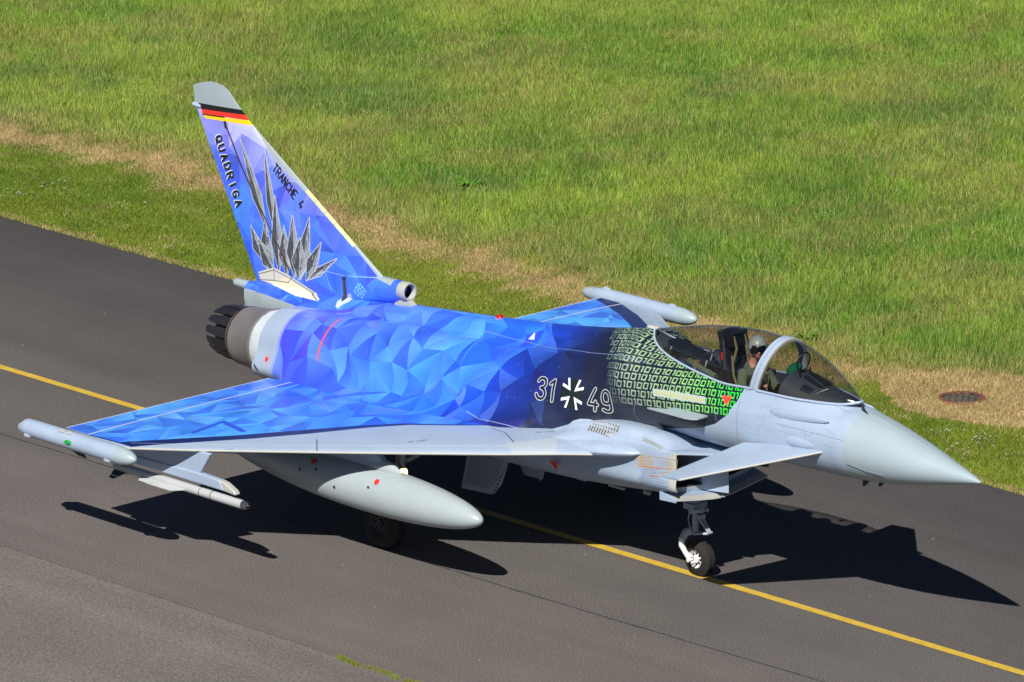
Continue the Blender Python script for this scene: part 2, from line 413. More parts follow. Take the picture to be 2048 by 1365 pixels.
# rows of ones and noughts
SL = .09
rs = np.random.RandomState(5); CH, RP = .092, .116
for r in range(0, 13):
    v0 = .095 + r * RP + (.02 if r > 4 else 0); x = -6.17 - .60 * v0 + rs.uniform(0, .06); prev = '0'
    xend = -3.8
    while x < xend:
        c = '1' if prev == '0' and rs.rand() < .82 else '0'; prev = c
        g2 = np.interp(x, [-6.17 - .6 * v0, -5.95 - .6 * v0, -5.4, -4.7, -4.1], [0, .9, 1.8, 2.8, 4]) + np.interp(v0, [0, .8], [-.2, .3])
        col = lerpc([(0, (60, 74, 70)), (1, (142, 162, 142)), (2, (142, 178, 128)), (3, (112, 204, 88)), (4, (36, 220, 58))], g2)
        if c == '1':
            v1 = v0 + SL * (x + 6.2); ch_.poly([(x + .020, v1), (x + .042, v1), (x + .042, v1 + CH), (x, v1 + CH), (x, v1 + CH - .022), (x + .020, v1 + CH - .022)], col, 1, pm)
            x += .042 + .022
        else:
            w = .086; e = .020; v1 = v0 + SL * (x + 6.2)
            for a_, b_, c_, d_ in ((x, v1, x + e, v1 + CH), (x + w - e, v1, x + w, v1 + CH), (x, v1, x + w, v1 + e), (x, v1 + CH - e, x + w, v1 + CH)):
                ch_.poly([(a_, b_), (c_, b_), (c_, d_), (a_, d_)], col, 1, pm)
            x += w + .022
# serial number and national cross
for chx, (cx_, cv_) in zip('3149', [(-7.461,0.076),(-7.266,0.080),(-6.542,0.073),(-6.320,0.072)]):
    H_, o = .285, (cx_ - .083, cv_ - .143)
    for ww, cc in ((.056, (230, 232, 235)), (.036, (22, 34, 36))):
        for st in GL[chx]: ch_.stroke([(o[0] + .022 + a * H_ * .86 - .13 * b * H_, o[1] + b * H_) for a, b in smooth_line(st)], ww, cc)
(cx_, cv_), = [(-6.922,0.087)]
ch_.poly([(cx_ + a * .2, cv_ + b * .2) for a, b in ((-.42,1),(.42,1),(.2,.2),(1,.42),(1,-.42),(.2,-.2),(.42,-1),(-.42,-1),(-.2,-.2),(-1,-.42),(-1,.42),(-.2,.2))], (22, 36, 32))
for sx in (-1, 1):
    for sy in (-1, 1):
        ch_.poly([(cx_ + sx * a * .9 - .13 * sy * b, cv_ + sy * b) for a, b in ((.036, .036), (.205, .082), (.205, .124), (.085, .090), (.130, .205), (.088, .205))], (240, 242, 242))
        ch_.poly([(cx_ + sx * a * .9 - .13 * sy * b, cv_ + sy * b) for a, b in ((.036, .036), (.088, .205), (.130, .205), (.088, .088))], (240, 242, 242))
# pale formation light strip, red triangle, panel lines
Q = [(-5.509,0.408),(-4.570,0.451),(-4.555,0.351),(-5.481,0.310)]
ch_.poly(Q, (170, 184, 196)); c_ = np.mean(Q, 0); Qi = [tuple(c_ + (np.array(q) - c_) * [.95, .72]) for q in Q]; ch_.poly(Qi, (176, 183, 150))
for f in (.33, .66): ch_.stroke([tuple(np.array(Qi[0]) * (1 - f) + np.array(Qi[1]) * f), tuple(np.array(Qi[3]) * (1 - f) + np.array(Qi[2]) * f)], .008, (160, 160, 130))
T3 = [(-4.286,0.518),(-4.105,0.538),(-4.171,0.402)]
ch_.poly(T3, (226, 70, 54)); ch_.stroke(T3 + T3[:1], .012, (240, 110, 90))
PL = (66, 76, 96)
for ln in ([(-5.803,0.163),(-5.884,-0.036),(-5.830,-0.285)], [(-4.362,0.298),(-4.341,0.163)], [(-9.382,0.869),(-8.349,0.842),(-6.961,0.730),(-5.818,0.755)], [(-8.349,0.842),(-8.276,1.258)]):
    ch_.stroke(ln, .009, (120, 138, 176))
for xx in (-8.9, -10.4): ch_.stroke([(xx, -.1), (xx, .9)], .006, (60, 100, 210), alpha=.6)
ch_.stroke([(-8.569,-0.532),(-8.239,-0.601),(-7.517,-0.559),(-7.399,-0.519)], .012, (150, 160, 190))
for ln in ([(-2.2, .76), (-2.9, .82), (-3.75, .70), (-3.9, .66)], [(-2.06, .32), (-2.6, .33), (-3.2, .34)], [(-3.95, .5), (-3.98, -.4)], [(-2.6, .33), (-2.62, .28), (-2.72, .28), (-2.72, .33)]):
    ch_.stroke(ln, .007, (112, 124, 138))
ch_.poly([(-8.435,0.891),(-8.301,0.902),(-8.354,1.015)], (196, 206, 220))
ch_.stroke([(-12.95, -1), (-12.95, .9)], .012, (190, 200, 214))
rs = np.random.RandomState(31)
for xx in (-3.05, -3.55):
    ch_.stroke([(xx, -.32), (xx + .01, .25)], .005, (124, 138, 154), alpha=.8)
ch_.stroke([(-3.55, .25), (-3.05, .25)], .005, (124, 138, 154), alpha=.8); ch_.stroke([(-3.9, -.12), (-2.1, -.05)], .005, (128, 142, 158), alpha=.7)
for _ in range(46):
    x, v = rs.uniform(-3.85, -2.1), rs.uniform(-.45, .7); ch_.stroke([(x, v), (x + .002, v)], rs.uniform(.010, .016), (96, 108, 122), alpha=.8)
for _ in range(26):   # soft wipes and grime
    x, v = rs.uniform(-3.9, -2.1), rs.uniform(-.5, .6); ch_.stroke([(x, v), (x - rs.uniform(.1, .3), v + rs.uniform(-.02, .02))], rs.uniform(.02, .05), (132, 146, 166), alpha=.25)
for _ in range(40):
    x, v = rs.uniform(-12.8, -7), rs.uniform(-.2, 1.1); ch_.stroke([(x, v), (x + .002, v)], .014, (120, 160, 235), alpha=.6)
c_, = [(-13.151,-0.676)]
ch_.stroke([c_, (c_[0] + .001, c_[1])], .075, (232, 52, 40)); 
for k in range(24):
    a = 2 * pi * k / 24
    if k % 3: ch_.stroke([(c_[0] + .075 * math.cos(a), c_[1] + .085 * math.sin(a)), (c_[0] + .075 * math.cos(a + .2), c_[1] + .085 * math.sin(a + .2))], .008, (226, 130, 110))
ch_.stroke([(-13.394,-0.856),(-13.311,-0.901)], .04, (50, 54, 60))
IM_H = ch_.image("fuselage livery")

# --- wings
def wing_canvas(seed, band, near):
    c = Cv(.55, 5.35, -12.95, -5.1, 150)   # axes: |y|, x
    NB = [(-12.327,-5.095),(-11.390,-4.987),(-10.782,-4.347),(-10.263,-3.795),(-9.753,-3.146),(-9.282,-2.462),(-8.909,-2.056),(-8.422,-1.751),(-7.932,-1.405)]
    NB = [(5.6, -12.5)] + [(-b, a) for a, b in NB] + [(1.2, -7.55), (.5, -7.2)]
    if not near: NB = [(5.6, -13.2), (5.12, -12.5), (5.05, -12.28), (4.71, -11.54), (4.34, -10.93), (3.9, -10.3), (3, -9.2), (2, -7.9), (1.2, -7.0), (.5, -6.6)]
    m = c.mask(NB + [(.5, -13.2), (5.6, -13.2)])
    def pal(y, x, k):
        c0 = lerpc([(.5, (40, 92, 232)), (1.6, (44, 106, 238)), (3, (56, 140, 248)), (4.3, (72, 166, 252)), (5.2, (66, 136, 242))], y - .25 * (x + 10)); return jitter(c0, k, .68, 1.3)
    c.a[m] = np.array((60, 120, 236)) / 255
    c.facets(.33, pal, m, 1, seed, (1.1, 1), .12); c.facets(.5, pal, m, .1, seed + 3, (1.2, 1), .06)
    off = [(y, x - band * (1.0 if y > 3.2 else max(.05, (y - 1) / 2.2))) for y, x in NB] if near else [(y - .20, x - .16) for y, x in NB]
    c.poly(NB + off[::-1], (18, 34, 92))
    if near: # chevron
        for ln in ([(-11.135,-4.074),(-11.227,-3.478)], [(-11.227,-3.478),(-10.613,-3.628)]): c.stroke([(-b, a) for a, b in ln], .09, (36, 84, 214), m)
    c.stroke([(1.36, -12.24), (5.1, -12.24)], .035, (206, 210, 222)); c.stroke([(1.36, -12.24), (1.36, -12.8)], .02, (190, 196, 216))
    c.stroke([(.6, -12.735), (5.2, -12.735)], .035, (186, 196, 216))
    # slat gap, panel breaks and stencils
    le = [(y, float(wing_le(y)) - .30) for y in np.linspace(1.35, 4.9, 20)]
    c.stroke(le, .008, (205, 212, 222))
    for q in ([(-9.473,-3.258),(-9.053,-3.616)], [(-7.856,-1.501),(-7.551,-1.517),(-7.121,-1.721)]): c.stroke([(-b, a) for a, b in q], .014, (70, 78, 92))
    c.stroke([(-b, a) for a, b in [(-8.022,-0.627),(-7.550,-0.590),(-7.056,-0.670),(-6.493,-0.818),(-6.281,-0.958)]], .018, (60, 66, 80))
    P = [(-7.226,-1.789),(-6.812,-1.236),(-6.463,-1.555),(-6.807,-2.002)]; c.poly([(-b, a) for a, b in P], (168, 180, 192))
    for q in ([(-10.323,-4.388),(-10.119,-4.219)], [(-8.335,-2.585),(-8.160,-2.376)], [(-7.175,-1.285),(-6.971,-1.082)]):
        (a0, b0), (a1, b1) = q; text(c, "NO STEP", (-b0, a0), (-b1, a1), .06, .011, (110, 122, 138))
    return c
wc_n = wing_canvas(21, .26, True); wc_f = wing_canvas(47, .34, False)
IM_WN = wc_n.image("starboard wing livery"); IM_WF = wc_f.image("port wing livery")

# --- fin, tail fairing and scoop, seen square on: x, z
cf = Cv(-16.1, -11.0, 1.95, 5.45, 250, (152, 166, 174))
whole = cf.mask([(-16.051,4.940),(-14.620,5.017),(-11.591,3.087),(-10.942,3.174),(-10.955,2.697),(-13.603,2.211),(-14.840,2.353),(-14.778,2.485)])
def palf(x, z, k):
    c = lerpc([(2.0, (64, 96, 236)), (2.6, (50, 104, 238)), (3.3, (56, 118, 240)), (3.9, (84, 112, 240)), (4.3, (150, 152, 240)), (4.7, (226, 226, 246)), (5.4, (236, 238, 248))], z + .25 * (x + 14))
    a = .18 + .82 * np.interp(z + .25 * (x + 14), [3.7, 4.5], [1, 0]); j = jitter(c, k, .72, 1.25); return [c[i] * (1 - a) + j[i] * a for i in range(3)]
cf.facets(.40, palf, whole, 1, 5, (1, 1), .12); cf.facets(.30, palf, whole, .25, 9, (1, 1.2), .06)
cf.poly([(-15.866,4.954),(-14.801,5.011),(-14.713,4.950),(-15.800,4.874)], (22, 22, 24))
cf.poly([(-15.800,4.874),(-14.713,4.950),(-14.637,4.881),(-15.769,4.804)], (226, 52, 40))
cf.poly([(-15.758,4.791),(-14.637,4.881),(-14.560,4.819),(-15.702,4.748)], (252, 208, 24))
cf.stroke([(-15.769,4.797),(-15.252,4.835)], .018, (30, 24, 26))
# generic grey sculpture on a cream plinth
rs = np.random.RandomState(8)
def shard(base, tip, w, seed):
    """a plain stone splinter: kite outline, one lit and one shaded flank"""
    a, b = np.array(base), np.array(tip); d = b - a; n = np.array([-d[1], d[0]]) / np.hypot(*d) * w / 2; m_ = a + d * .38
    rs = np.random.RandomState(seed); m = cf.mask([a, m_ + n, b, m_ - n])
    cf.stroke([a, m_ + n, b, m_ - n, a], .022, (198, 204, 220))
    cf.poly([a, m_ + n, b], (70, 76, 84)); cf.poly([a, b, m_ - n], (150, 157, 166))
    for _ in range(int(26 * w / .2)):
        f, g = rs.uniform(.05, .9), rs.uniform(-.9, .9); p = a + d * f + n * g * (1 - abs(f - .38)); c = rs.choice([44, 60, 110, 170, 205])
        cf.stroke([p, p + d * rs.uniform(.04, .14) + n * rs.uniform(-.15, .15)], rs.uniform(.006, .016), (c, c + 5, c + 11), m, .8)
SH = [(-14.326,3.301),(-14.887,4.565),(-14.147,3.272),(-14.347,4.505),(-14.480,2.839),(-14.711,3.309),(-14.372,2.708),(-14.365,3.458),(-14.079,2.701),(-14.124,3.857),(-13.898,2.703),(-13.938,3.443),(-13.719,2.705),(-13.729,3.627),(-13.585,2.700),(-13.349,3.663),(-13.450,2.709),(-13.094,3.337),(-13.405,2.732),(-12.747,3.161),(-14.203,2.701),(-14.559,3.140),(-13.630,2.692),(-13.562,3.329)]
for i_, w_ in enumerate((.22, .18, .24, .30, .28, .32, .32, .30, .26, .12, .32, .34)): shard(SH[2 * i_], SH[2 * i_ + 1], w_, 40 + i_)
cf.poly([(-14.579,2.634),(-14.200,2.769),(-13.842,2.713),(-13.056,2.527),(-13.057,2.489),(-13.834,2.610),(-14.538,2.521)], (206, 206, 200))
cf.poly([(-14.561,2.517),(-14.207,2.573),(-13.832,2.685),(-13.068,2.495),(-13.593,2.474),(-14.041,2.505),(-14.379,2.512)], (226, 218, 196))
for ln in ([(-14.557,2.608),(-14.201,2.731),(-13.843,2.676),(-13.079,2.500)], [(-14.200,2.761),(-14.207,2.573)], [(-14.561,2.517),(-14.207,2.573),(-13.868,2.604),(-13.775,2.703)]): cf.stroke(ln, .012, (96, 96, 92))
for f in np.linspace(0, 1, 14): 
    a, b = np.array([(-13.810,2.659),(-13.101,2.504)]); p = a * (1 - f) + b * f; cf.stroke([p, p + [0, .03]], .014, (120, 134, 160))
cf.stroke([(-15.233,4.741),(-15.180,4.652),(-15.137,4.584),(-14.903,4.189),(-14.537,3.698),(-14.235,3.316),(-13.967,2.967),(-13.786,2.716)], .030, (52, 46, 42))
cf.stroke([(-15.244,4.754),(-15.224,4.697)], .06, (40, 36, 36))
cf.stroke([(-15.115,4.573),(-14.536,3.713),(-13.955,2.984)], .008, (150, 136, 110))
a, b = [(-15.484,4.491),(-15.012,3.467)]
text(cf, "QUADRIGA", a, b, .15, .036, (24, 26, 34), halo=(-.010, .006, .046, (230, 232, 240)), sx=.86)
a, b = [(-14.166,4.237),(-13.524,3.744)]
text(cf, "TRANCHE 4", a, b, .13, .027, (22, 26, 42), sx=.80)
for k in range(8):  # small dashed diamond badge on the scoop
    pass
D4 = [(-12.190,2.911),(-12.051,2.826),(-12.176,2.670),(-12.326,2.769)]
for i in range(4):
    a, b = np.array(D4[i]), np.array(D4[(i + 1) % 4])
    for f in (0, .34, .68): cf.stroke([a + (b - a) * f, a + (b - a) * (f + .2)], .012, (150, 226, 255))
c0 = np.mean(D4, 0)
for k in range(8):
    a = 2 * pi * k / 8 + .2; cf.stroke([c0 + np.array([math.cos(a), math.sin(a)]) * .03, c0 + np.array([math.cos(a), math.sin(a)]) * .09], .011, (150, 226, 255))
# leading edge strip and formation light
cf.poly([(-14.826,5.004),(-14.976,5.218),(-11.505,3.106),(-11.508,2.996),(-11.865,3.034),(-12.582,3.519),(-13.155,3.856),(-14.117,4.376),(-14.596,4.810)], (160, 173, 178))
cf.poly([(-13.482,4.037),(-13.391,4.089),(-12.343,3.443),(-12.422,3.385)], (206, 206, 158))
for f in np.linspace(0, 1, 6):
    a, b = np.array([(-13.436,4.059),(-12.388,3.413)]); p = a * (1 - f) + b * f; cf.stroke([p + [-.03, -.03], p + [.04, .03]], .01, (140, 146, 140))
for ln in ([(-13.020,2.935),(-12.578,2.940)], [(-13.020,2.935),(-12.874,2.664)], [(-12.501,2.953),(-11.743,3.060)]): cf.stroke(ln, .010, (150, 180, 236))
# grey lower part of the tail fairing
cf.poly([(-14.870,2.353),(-14.653,2.370),(-14.189,2.364),(-13.392,2.337),(-13.298,2.168),(-15.352,1.789)], (158, 170, 176))
for k in range(5): cf.stroke([(-14.586,2.337),(-14.393,2.357)] if k == 0 else [(p[0] + 0.0, p[1] - .035 * k) for p in [(-14.586,2.337),(-14.393,2.357)]], .006, (120, 132, 140))
# ragged bare patch
cf.poly([(-12.651,2.571),(-12.583,2.628),(-12.517,2.625),(-12.493,2.688),(-12.415,2.717),(-12.408,2.600),(-12.498,2.554),(-12.566,2.483),(-12.632,2.500)], (188, 198, 210))
IM_F = cf.image("fin livery")
M['hull'] = imgmat("fuselage livery paint", IM_H); M['wing_n'] = imgmat("starboard wing paint", IM_WN); M['wing_f'] = imgmat("port wing paint", IM_WF)
M['fin'] = imgmat("fin livery paint", IM_F)

# ================================================================== the jet
jet = empty("fighter_jet", (-5.35, 0, 0))
tag(jet, "delta-wing fighter jet in blue shard livery taxiing along the yellow line", "fighter jet")
OFF = Vector(jet.location)
def adopt(o, parent=None):
    """part modelled in world metres; keep it there under its thing"""
    p = parent or jet
    o.parent = p
    b = Vector((0, 0, 0)); q = p
    while q is not None:
        b += q.location; q = q.parent
    o.location = -b
    return o
def part(mb, name, mats, parent=None, **k): return adopt(mb.build(name, mats, None, **k), parent)
def lathe(mb, prof, y, z, n=32, m=0, sy=1.0, sz=1.0, squeeze=0):
    V = []; F = []
    for x, r in prof:
        for k in range(n):
            a = 2 * pi * k / n; V.append((x, y + r * sy * math.cos(a), z + r * sz * math.sin(a)))
    F = grid_faces(len(prof), n, True)
    F += [tuple(range(n)), tuple(range((len(prof) - 1) * n, len(prof) * n))]
    mb.add(V, F, m)
def skin(name, xs, rows, mats, uvf=None, parent=None, mi=None, sharp=45, full=True):
    """mirror half sections into a closed ring and skin them"""
    V = []
    for x, r in zip(xs, rows):
        R = [(x, -p[0], p[1]) for p in r] + [(x, p[0], p[1]) for p in r[::-1]]
        V += R
    n = 2 * len(rows[0]); F = grid_faces(len(xs), n, full)
    o = mesh(name, V, F, mats, None, True, uvf, mi, sharp)
    return adopt(o, parent), V, n

M['shroud'] = paint("pale shroud seal", (186, 194, 200), .55, amt=.2)
# radome and front hull
xs, rows = hull_rows(-2.05, 0.0, 50)
rad_, _v, _n = skin("radome", xs, rows, M['grey2'])
mb = MB(); mb.tube([(x, -y - .001, z) for x, y, z in ((-2.0, .462, 2.36), (-1.7, .415, 2.32), (-1.4, .358, 2.30))], .0035, 5); part(mb, "lightning_strip", M['belly'], rad_)
# open cockpit: rows are half sections from sill (or top centre) to keel
xs, rows = hull_rows(-13.45, -2.05, 230); vv = hull_v(rows)
V = []; U = []
for x, r, v in zip(xs, rows, vv):
    for s_ in (-1, 1):
        for p, w in zip(r, v): V.append((x, s_ * p[0], p[1])); U.append(ch_.uv((x, w)))
F = []
for i in range(len(xs) - 1):
    for s_ in (0, 1):
        for j in range(NV - 1):
            a = i * 2 * NV + s_ * NV + j; b = a + 2 * NV
            F.append((a, a + 1, b + 1, b))
    # close the top centre line where both halves start at y=0
import bmesh
me = bpy.data.meshes.new("fuselage"); me.from_pydata(V, [], F); me.materials.append(M['hull'])
lay = me.uv_layers.new(name="UVMap"); li = np.empty(len(me.loops), int); me.loops.foreach_get("vertex_index", li)
lay.data.foreach_set("uv", np.array(U, np.float32)[li].ravel())
bm = bmesh.new(); bm.from_mesh(me); bmesh.ops.remove_doubles(bm, verts=bm.verts, dist=.0015); bmesh.ops.recalc_face_normals(bm, faces=bm.faces)
bm.to_mesh(me); bm.free()
me.polygons.foreach_set("use_smooth", [True] * len(me.polygons))
fus = bpy.data.objects.new("fuselage", me); COL.objects.link(fus); adopt(fus)
tag(fus, "fuselage with blue shards fading to black and green noughts and ones")

# lower fuselage with the air intake
LB = {
 -4.84: [(0,1.86),(.45,1.91),(.84,2.0),(.885,1.96),(.885,1.7),(.87,1.46),(.5,1.38),(0,1.33)],
 -5.05: [(0,1.95),(.60,2.09),(.86,2.03),(.91,1.975),(.91,1.71),(.885,1.46),(.52,1.33),(0,1.29)],
 -5.3: [(0,2.05),(.66,2.165),(.87,2.07),(.93,2.02),(.93,1.72),(.90,1.46),(.55,1.30),(0,1.26)],
 -6.0: [(0,2.05),(.72,2.19),(.95,2.10),(1.05,1.98),(1.0,1.7),(.93,1.44),(.6,1.24),(0,1.2)],
 -6.6: [(0,2.0),(.80,2.13),(1.02,2.05),(1.2,1.92),(1.12,1.7),(.97,1.42),(.65,1.2),(0,1.17)],
 -7.2: [(0,1.8),(.88,1.93),(1.1,1.88),(1.38,1.82),(1.25,1.7),(1.05,1.4),(.7,1.18),(0,1.16)],
 -8.5: [(0,1.7),(.8,1.75),(1.1,1.75),(1.35,1.7),(1.3,1.62),(1.1,1.36),(.75,1.17),(0,1.15)],
 -11.0: [(0,1.9),(.8,1.8),(1.0,1.75),(1.25,1.68),(1.25,1.55),(1.1,1.32),(.8,1.17),(0,1.16)],
 -13.2: [(0,1.9),(.7,1.8),(.88,1.7),(.98,1.6),(.98,1.5),(.90,1.38),(.75,1.3),(0,1.3)]}
ks = sorted(LB); Pk = np.array([np.asarray(LB[k], float).ravel() for k in ks]); xq = np.linspace(-13.2, -4.84, 90)
LR = np.array([cr_curve(q, 57) for q in cr_interp(ks, Pk, xq).reshape(90, -1, 2)])
V = []; n = 114; XQ = xq.copy()
for x, r in zip(xq, LR): V += [(x, -p[0], p[1]) for p in r] + [(x, p[0], p[1]) for p in r[::-1]]
F = grid_faces(90, n, True); mi = [1 if (i // n == 88 and (18 < i % n < 42 or 72 < i % n < 96)) else 0 for i in range(len(F))]
V = [((min(x, -5.10) if z < 1.455 else x), y, z) for x, y, z in V]
lip = LR[-1]; cz = 1.67
def inset(r, d, x): 
    Q = [((p[0] * (1 - d / .885)), cz + (p[1] - cz) * (1 - d / .33)) for p in r]
    xx = [(min(x, -5.10) if p[1] < 1.455 else x) for p in r]
    return [(c, -a, b) for c, (a, b) in zip(xx, Q)] + [(c, a, b) for c, (a, b) in zip(xx[::-1], Q[::-1])]
for x, d in ((-4.82, .012), (-4.84, .03), (-4.95, .045), (-6.2, .10)): V += inset(lip, d, x)
for k in range(89, 93): F += [(k * n + j, k * n + (j + 1) % n, (k + 1) * n + (j + 1) % n, (k + 1) * n + j) for j in range(n)]; mi += [1 if k < 91 else 2] * n
F.append(tuple(range(93 * n, 94 * n))); mi.append(2)
lower = adopt(mesh("air_intake", V, F, [M['grey'], M['edge'], M['dark']], None, True, None, mi, 50))
mb = MB()
mb.prism([(-4.2, 0), (-4.42, .50), (-4.84, .84), (-5.3, .84), (-5.3, -.84), (-4.84, -.84), (-4.42, -.50)], .035, 'z', 1.985)
# tilt the plate edges up to the shelf
mb.V = [(x, y, z + (.02 if abs(y) > .4 else -.05)) for x, y, z in mb.V]
part(mb, "splitter_plate", M['grey'], lower, smooth=False)
mb = MB(); mb.add([(-4.72, 0, 1.86), (-4.72, 0, 1.30), (-5.1, .13, 1.88), (-5.1, .13, 1.30), (-5.1, -.13, 1.88), (-5.1, -.13, 1.30), (-6.2, .13, 1.88), (-6.2, .13, 1.3), (-6.2, -.13, 1.88), (-6.2, -.13, 1.3)],
    [(0, 1, 3, 2), (0, 4, 5, 1), (2, 3, 7, 6), (4, 8, 9, 5), (0, 2, 6, 8, 4), (1, 5, 9, 7, 3)])
part(mb, "intake_divider", M['grey'], lower, smooth=False)
# drooped lower lip, one flap each side
for s_ in (-1, 1):
    mb = MB(); V = []; K = 9
    for i in range(K):
        f = i / (K - 1); y = s_ * (.02 + .83 * f); zl = 1.215 + .12 * f ** 1.3
        ring = [(-5.12, y, zl + .07), (-4.95, y, zl + .05), (-4.845, y, zl + .012), (-4.84, y, zl), (-4.95, y, zl - .005), (-5.12, y, zl - .012)]
        V += [(a + (.0 if k in (0, 5) else -.0 * f), b, c) for k, (a, b, c) in enumerate(ring)]
    F = grid_faces(K, 6, True) + [tuple(range(6)), tuple(range((K - 1) * 6, K * 6))]
    mb.add(V, F)
    mb.prism([(-5.16, 1.42), (-4.86, 1.345), (-4.85, 1.315), (-5.16, 1.30)], .02, 'y', s_ * .86)
    mb.M = [1 if (i < (K - 1) * 6 and i % 6 in (1, 2, 3)) else 0 for i in range(len(mb.F))]; part(mb, "intake_lip", [M['grey'], M['edge']], lower, smooth=False)
# heat exchanger louvres (two rows of slots), set into the shelf
def shelf_pt(x, y, up=0.0):
    yy = np.array([np.interp(x, XQ, LR[:, j, 0]) for j in range(8, 26)]); zz = np.array([np.interp(x, XQ, LR[:, j, 1]) for j in range(8, 26)])
    return Vector((x, -y, float(np.interp(y, yy, zz)) + up))
def slots(name, x0, x1, n, rows, wid, mats):
    mb = MB()
    for k in range(n):
        x = x0 + (x1 - x0) * k / (n - 1)
        for ya, yb in rows:
            for dx, m, up in ((0, 0, .004), (wid, 1, .009)):
                a, b = shelf_pt(x + dx, ya, up), shelf_pt(x + dx + .03, yb, up); h = Vector((wid * .5, 0, 0))
                mb.add([a - h, b - h, b + h, a + h, a - h - Vector((0, 0, .02)), b - h - Vector((0, 0, .02)), b + h - Vector((0, 0, .02)), a + h - Vector((0, 0, .02))],
                       [(0, 1, 2, 3), (0, 4, 5, 1), (1, 5, 6, 2), (2, 6, 7, 3), (3, 7, 4, 0)], m)
    return part(mb, name, mats, lower, smooth=False)
slots("louvre", -6.42, -5.96, 10, ((.86, .935), (.955, 1.03)), .020, [M['black'], M['edge']])
slots("vent", -5.48, -5.12, 15, ((.855, .905),), .011, [M['belly'], M['edge']])

# shoulder fairing where the wing meets the body
for s_ in (-1, 1):
    mb = MB(); K = 22; n = 20; V = []
    for i in range(K):
        f = i / (K - 1); x = -5.42 - 2.0 * f; r = .155 * math.sqrt(min(1, f * 3.0)) if f < .34 else .155 + .02 * (f - .34)
        yc = .93 + .12 * f ** .8; zc = 1.90 - .17 * f ** 1.3
        V += [(x, s_ * (yc + r * 1.85 * math.cos(2 * pi * k / n)), zc + r * (.88 if math.sin(2 * pi * k / n) > 0 else .75) * math.sin(2 * pi * k / n)) for k in range(n)]
    mb.add(V, grid_faces(K, n, True) + [tuple(range(n)), tuple(range((K - 1) * n, K * n))])
    part(mb, "wing_root_fairing", M['grey'])

# wings
def wing_piece(name, s_, ys, xa, xb, mats, cv, parent, k=16, round_le=True):
    V = []; U = []; nr = 2 * k
    for y in ys:
        a, b = xa(y), xb(y); t = (1 - np.cos(np.linspace(0, pi / 2, k))) if round_le else np.linspace(0, 1, k)
        X = a - (a - b) * t                      # front -> rear
        up = [(x, s_ * y, float(wing_point(y, x, 1))) for x in X[::-1]]; lo = [(x, s_ * y, float(wing_point(y, x, -1)) - (.0 if (round_le and i == 0) else .003)) for i, x in enumerate(X)]
        V += up + lo
    F = grid_faces(len(ys), nr, True); mi = [0 if (f[0] % nr) < k - 1 else 1 for f in F]
    F += [tuple(range(nr)), tuple(range((len(ys) - 1) * nr, len(ys) * nr))]; mi += [1, 1]
    Va = np.array(V); uv = cv.uv(np.stack([np.abs(Va[:, 1]), Va[:, 0]], 1))
    return adopt(mesh(name, V, F, mats, None, True, uv, mi, 40), parent)
for s_, cv, mt, lab in ((-1, wc_n, M['wing_n'], "starboard wing with blue shards and a narrow navy band"), (1, wc_f, M['wing_f'], "port wing with blue shards and a wide navy band")):
    w = wing_piece("wing", s_, np.linspace(.75, 5.12, 34), lambda y: float(wing_le(y)) , lambda y: -12.22, [mt, M['belly']], cv, None, 22); tag(w, lab)
    for ya, yb in ((1.38, 3.2), (3.215, 5.06)):
        wing_piece("flaperon", s_, np.linspace(ya, yb, 8), lambda y: -12.228, lambda y: WTE, [mt, M['belly']], cv, w, 5, False)
    # bright metal leading edge
    mb = MB()
    mb.tube([(float(wing_le(y)) - .012, s_ * y, float(wing_point(y, wing_le(y), 1)) - .002) for y in np.linspace(1.25, 5.06, 30)], .017, 8)
    part(mb, "leading_edge", M['edge'], w)
    # flap track fairings below
    for y in (2.0, 3.6):
        mb = MB(); lathe(mb, [(-11.6, .01), (-11.8, .05), (-12.4, .07), (-12.9, .01)], s_ * y, 1.55, 12); part(mb, "track_fairing", M['belly'], w)

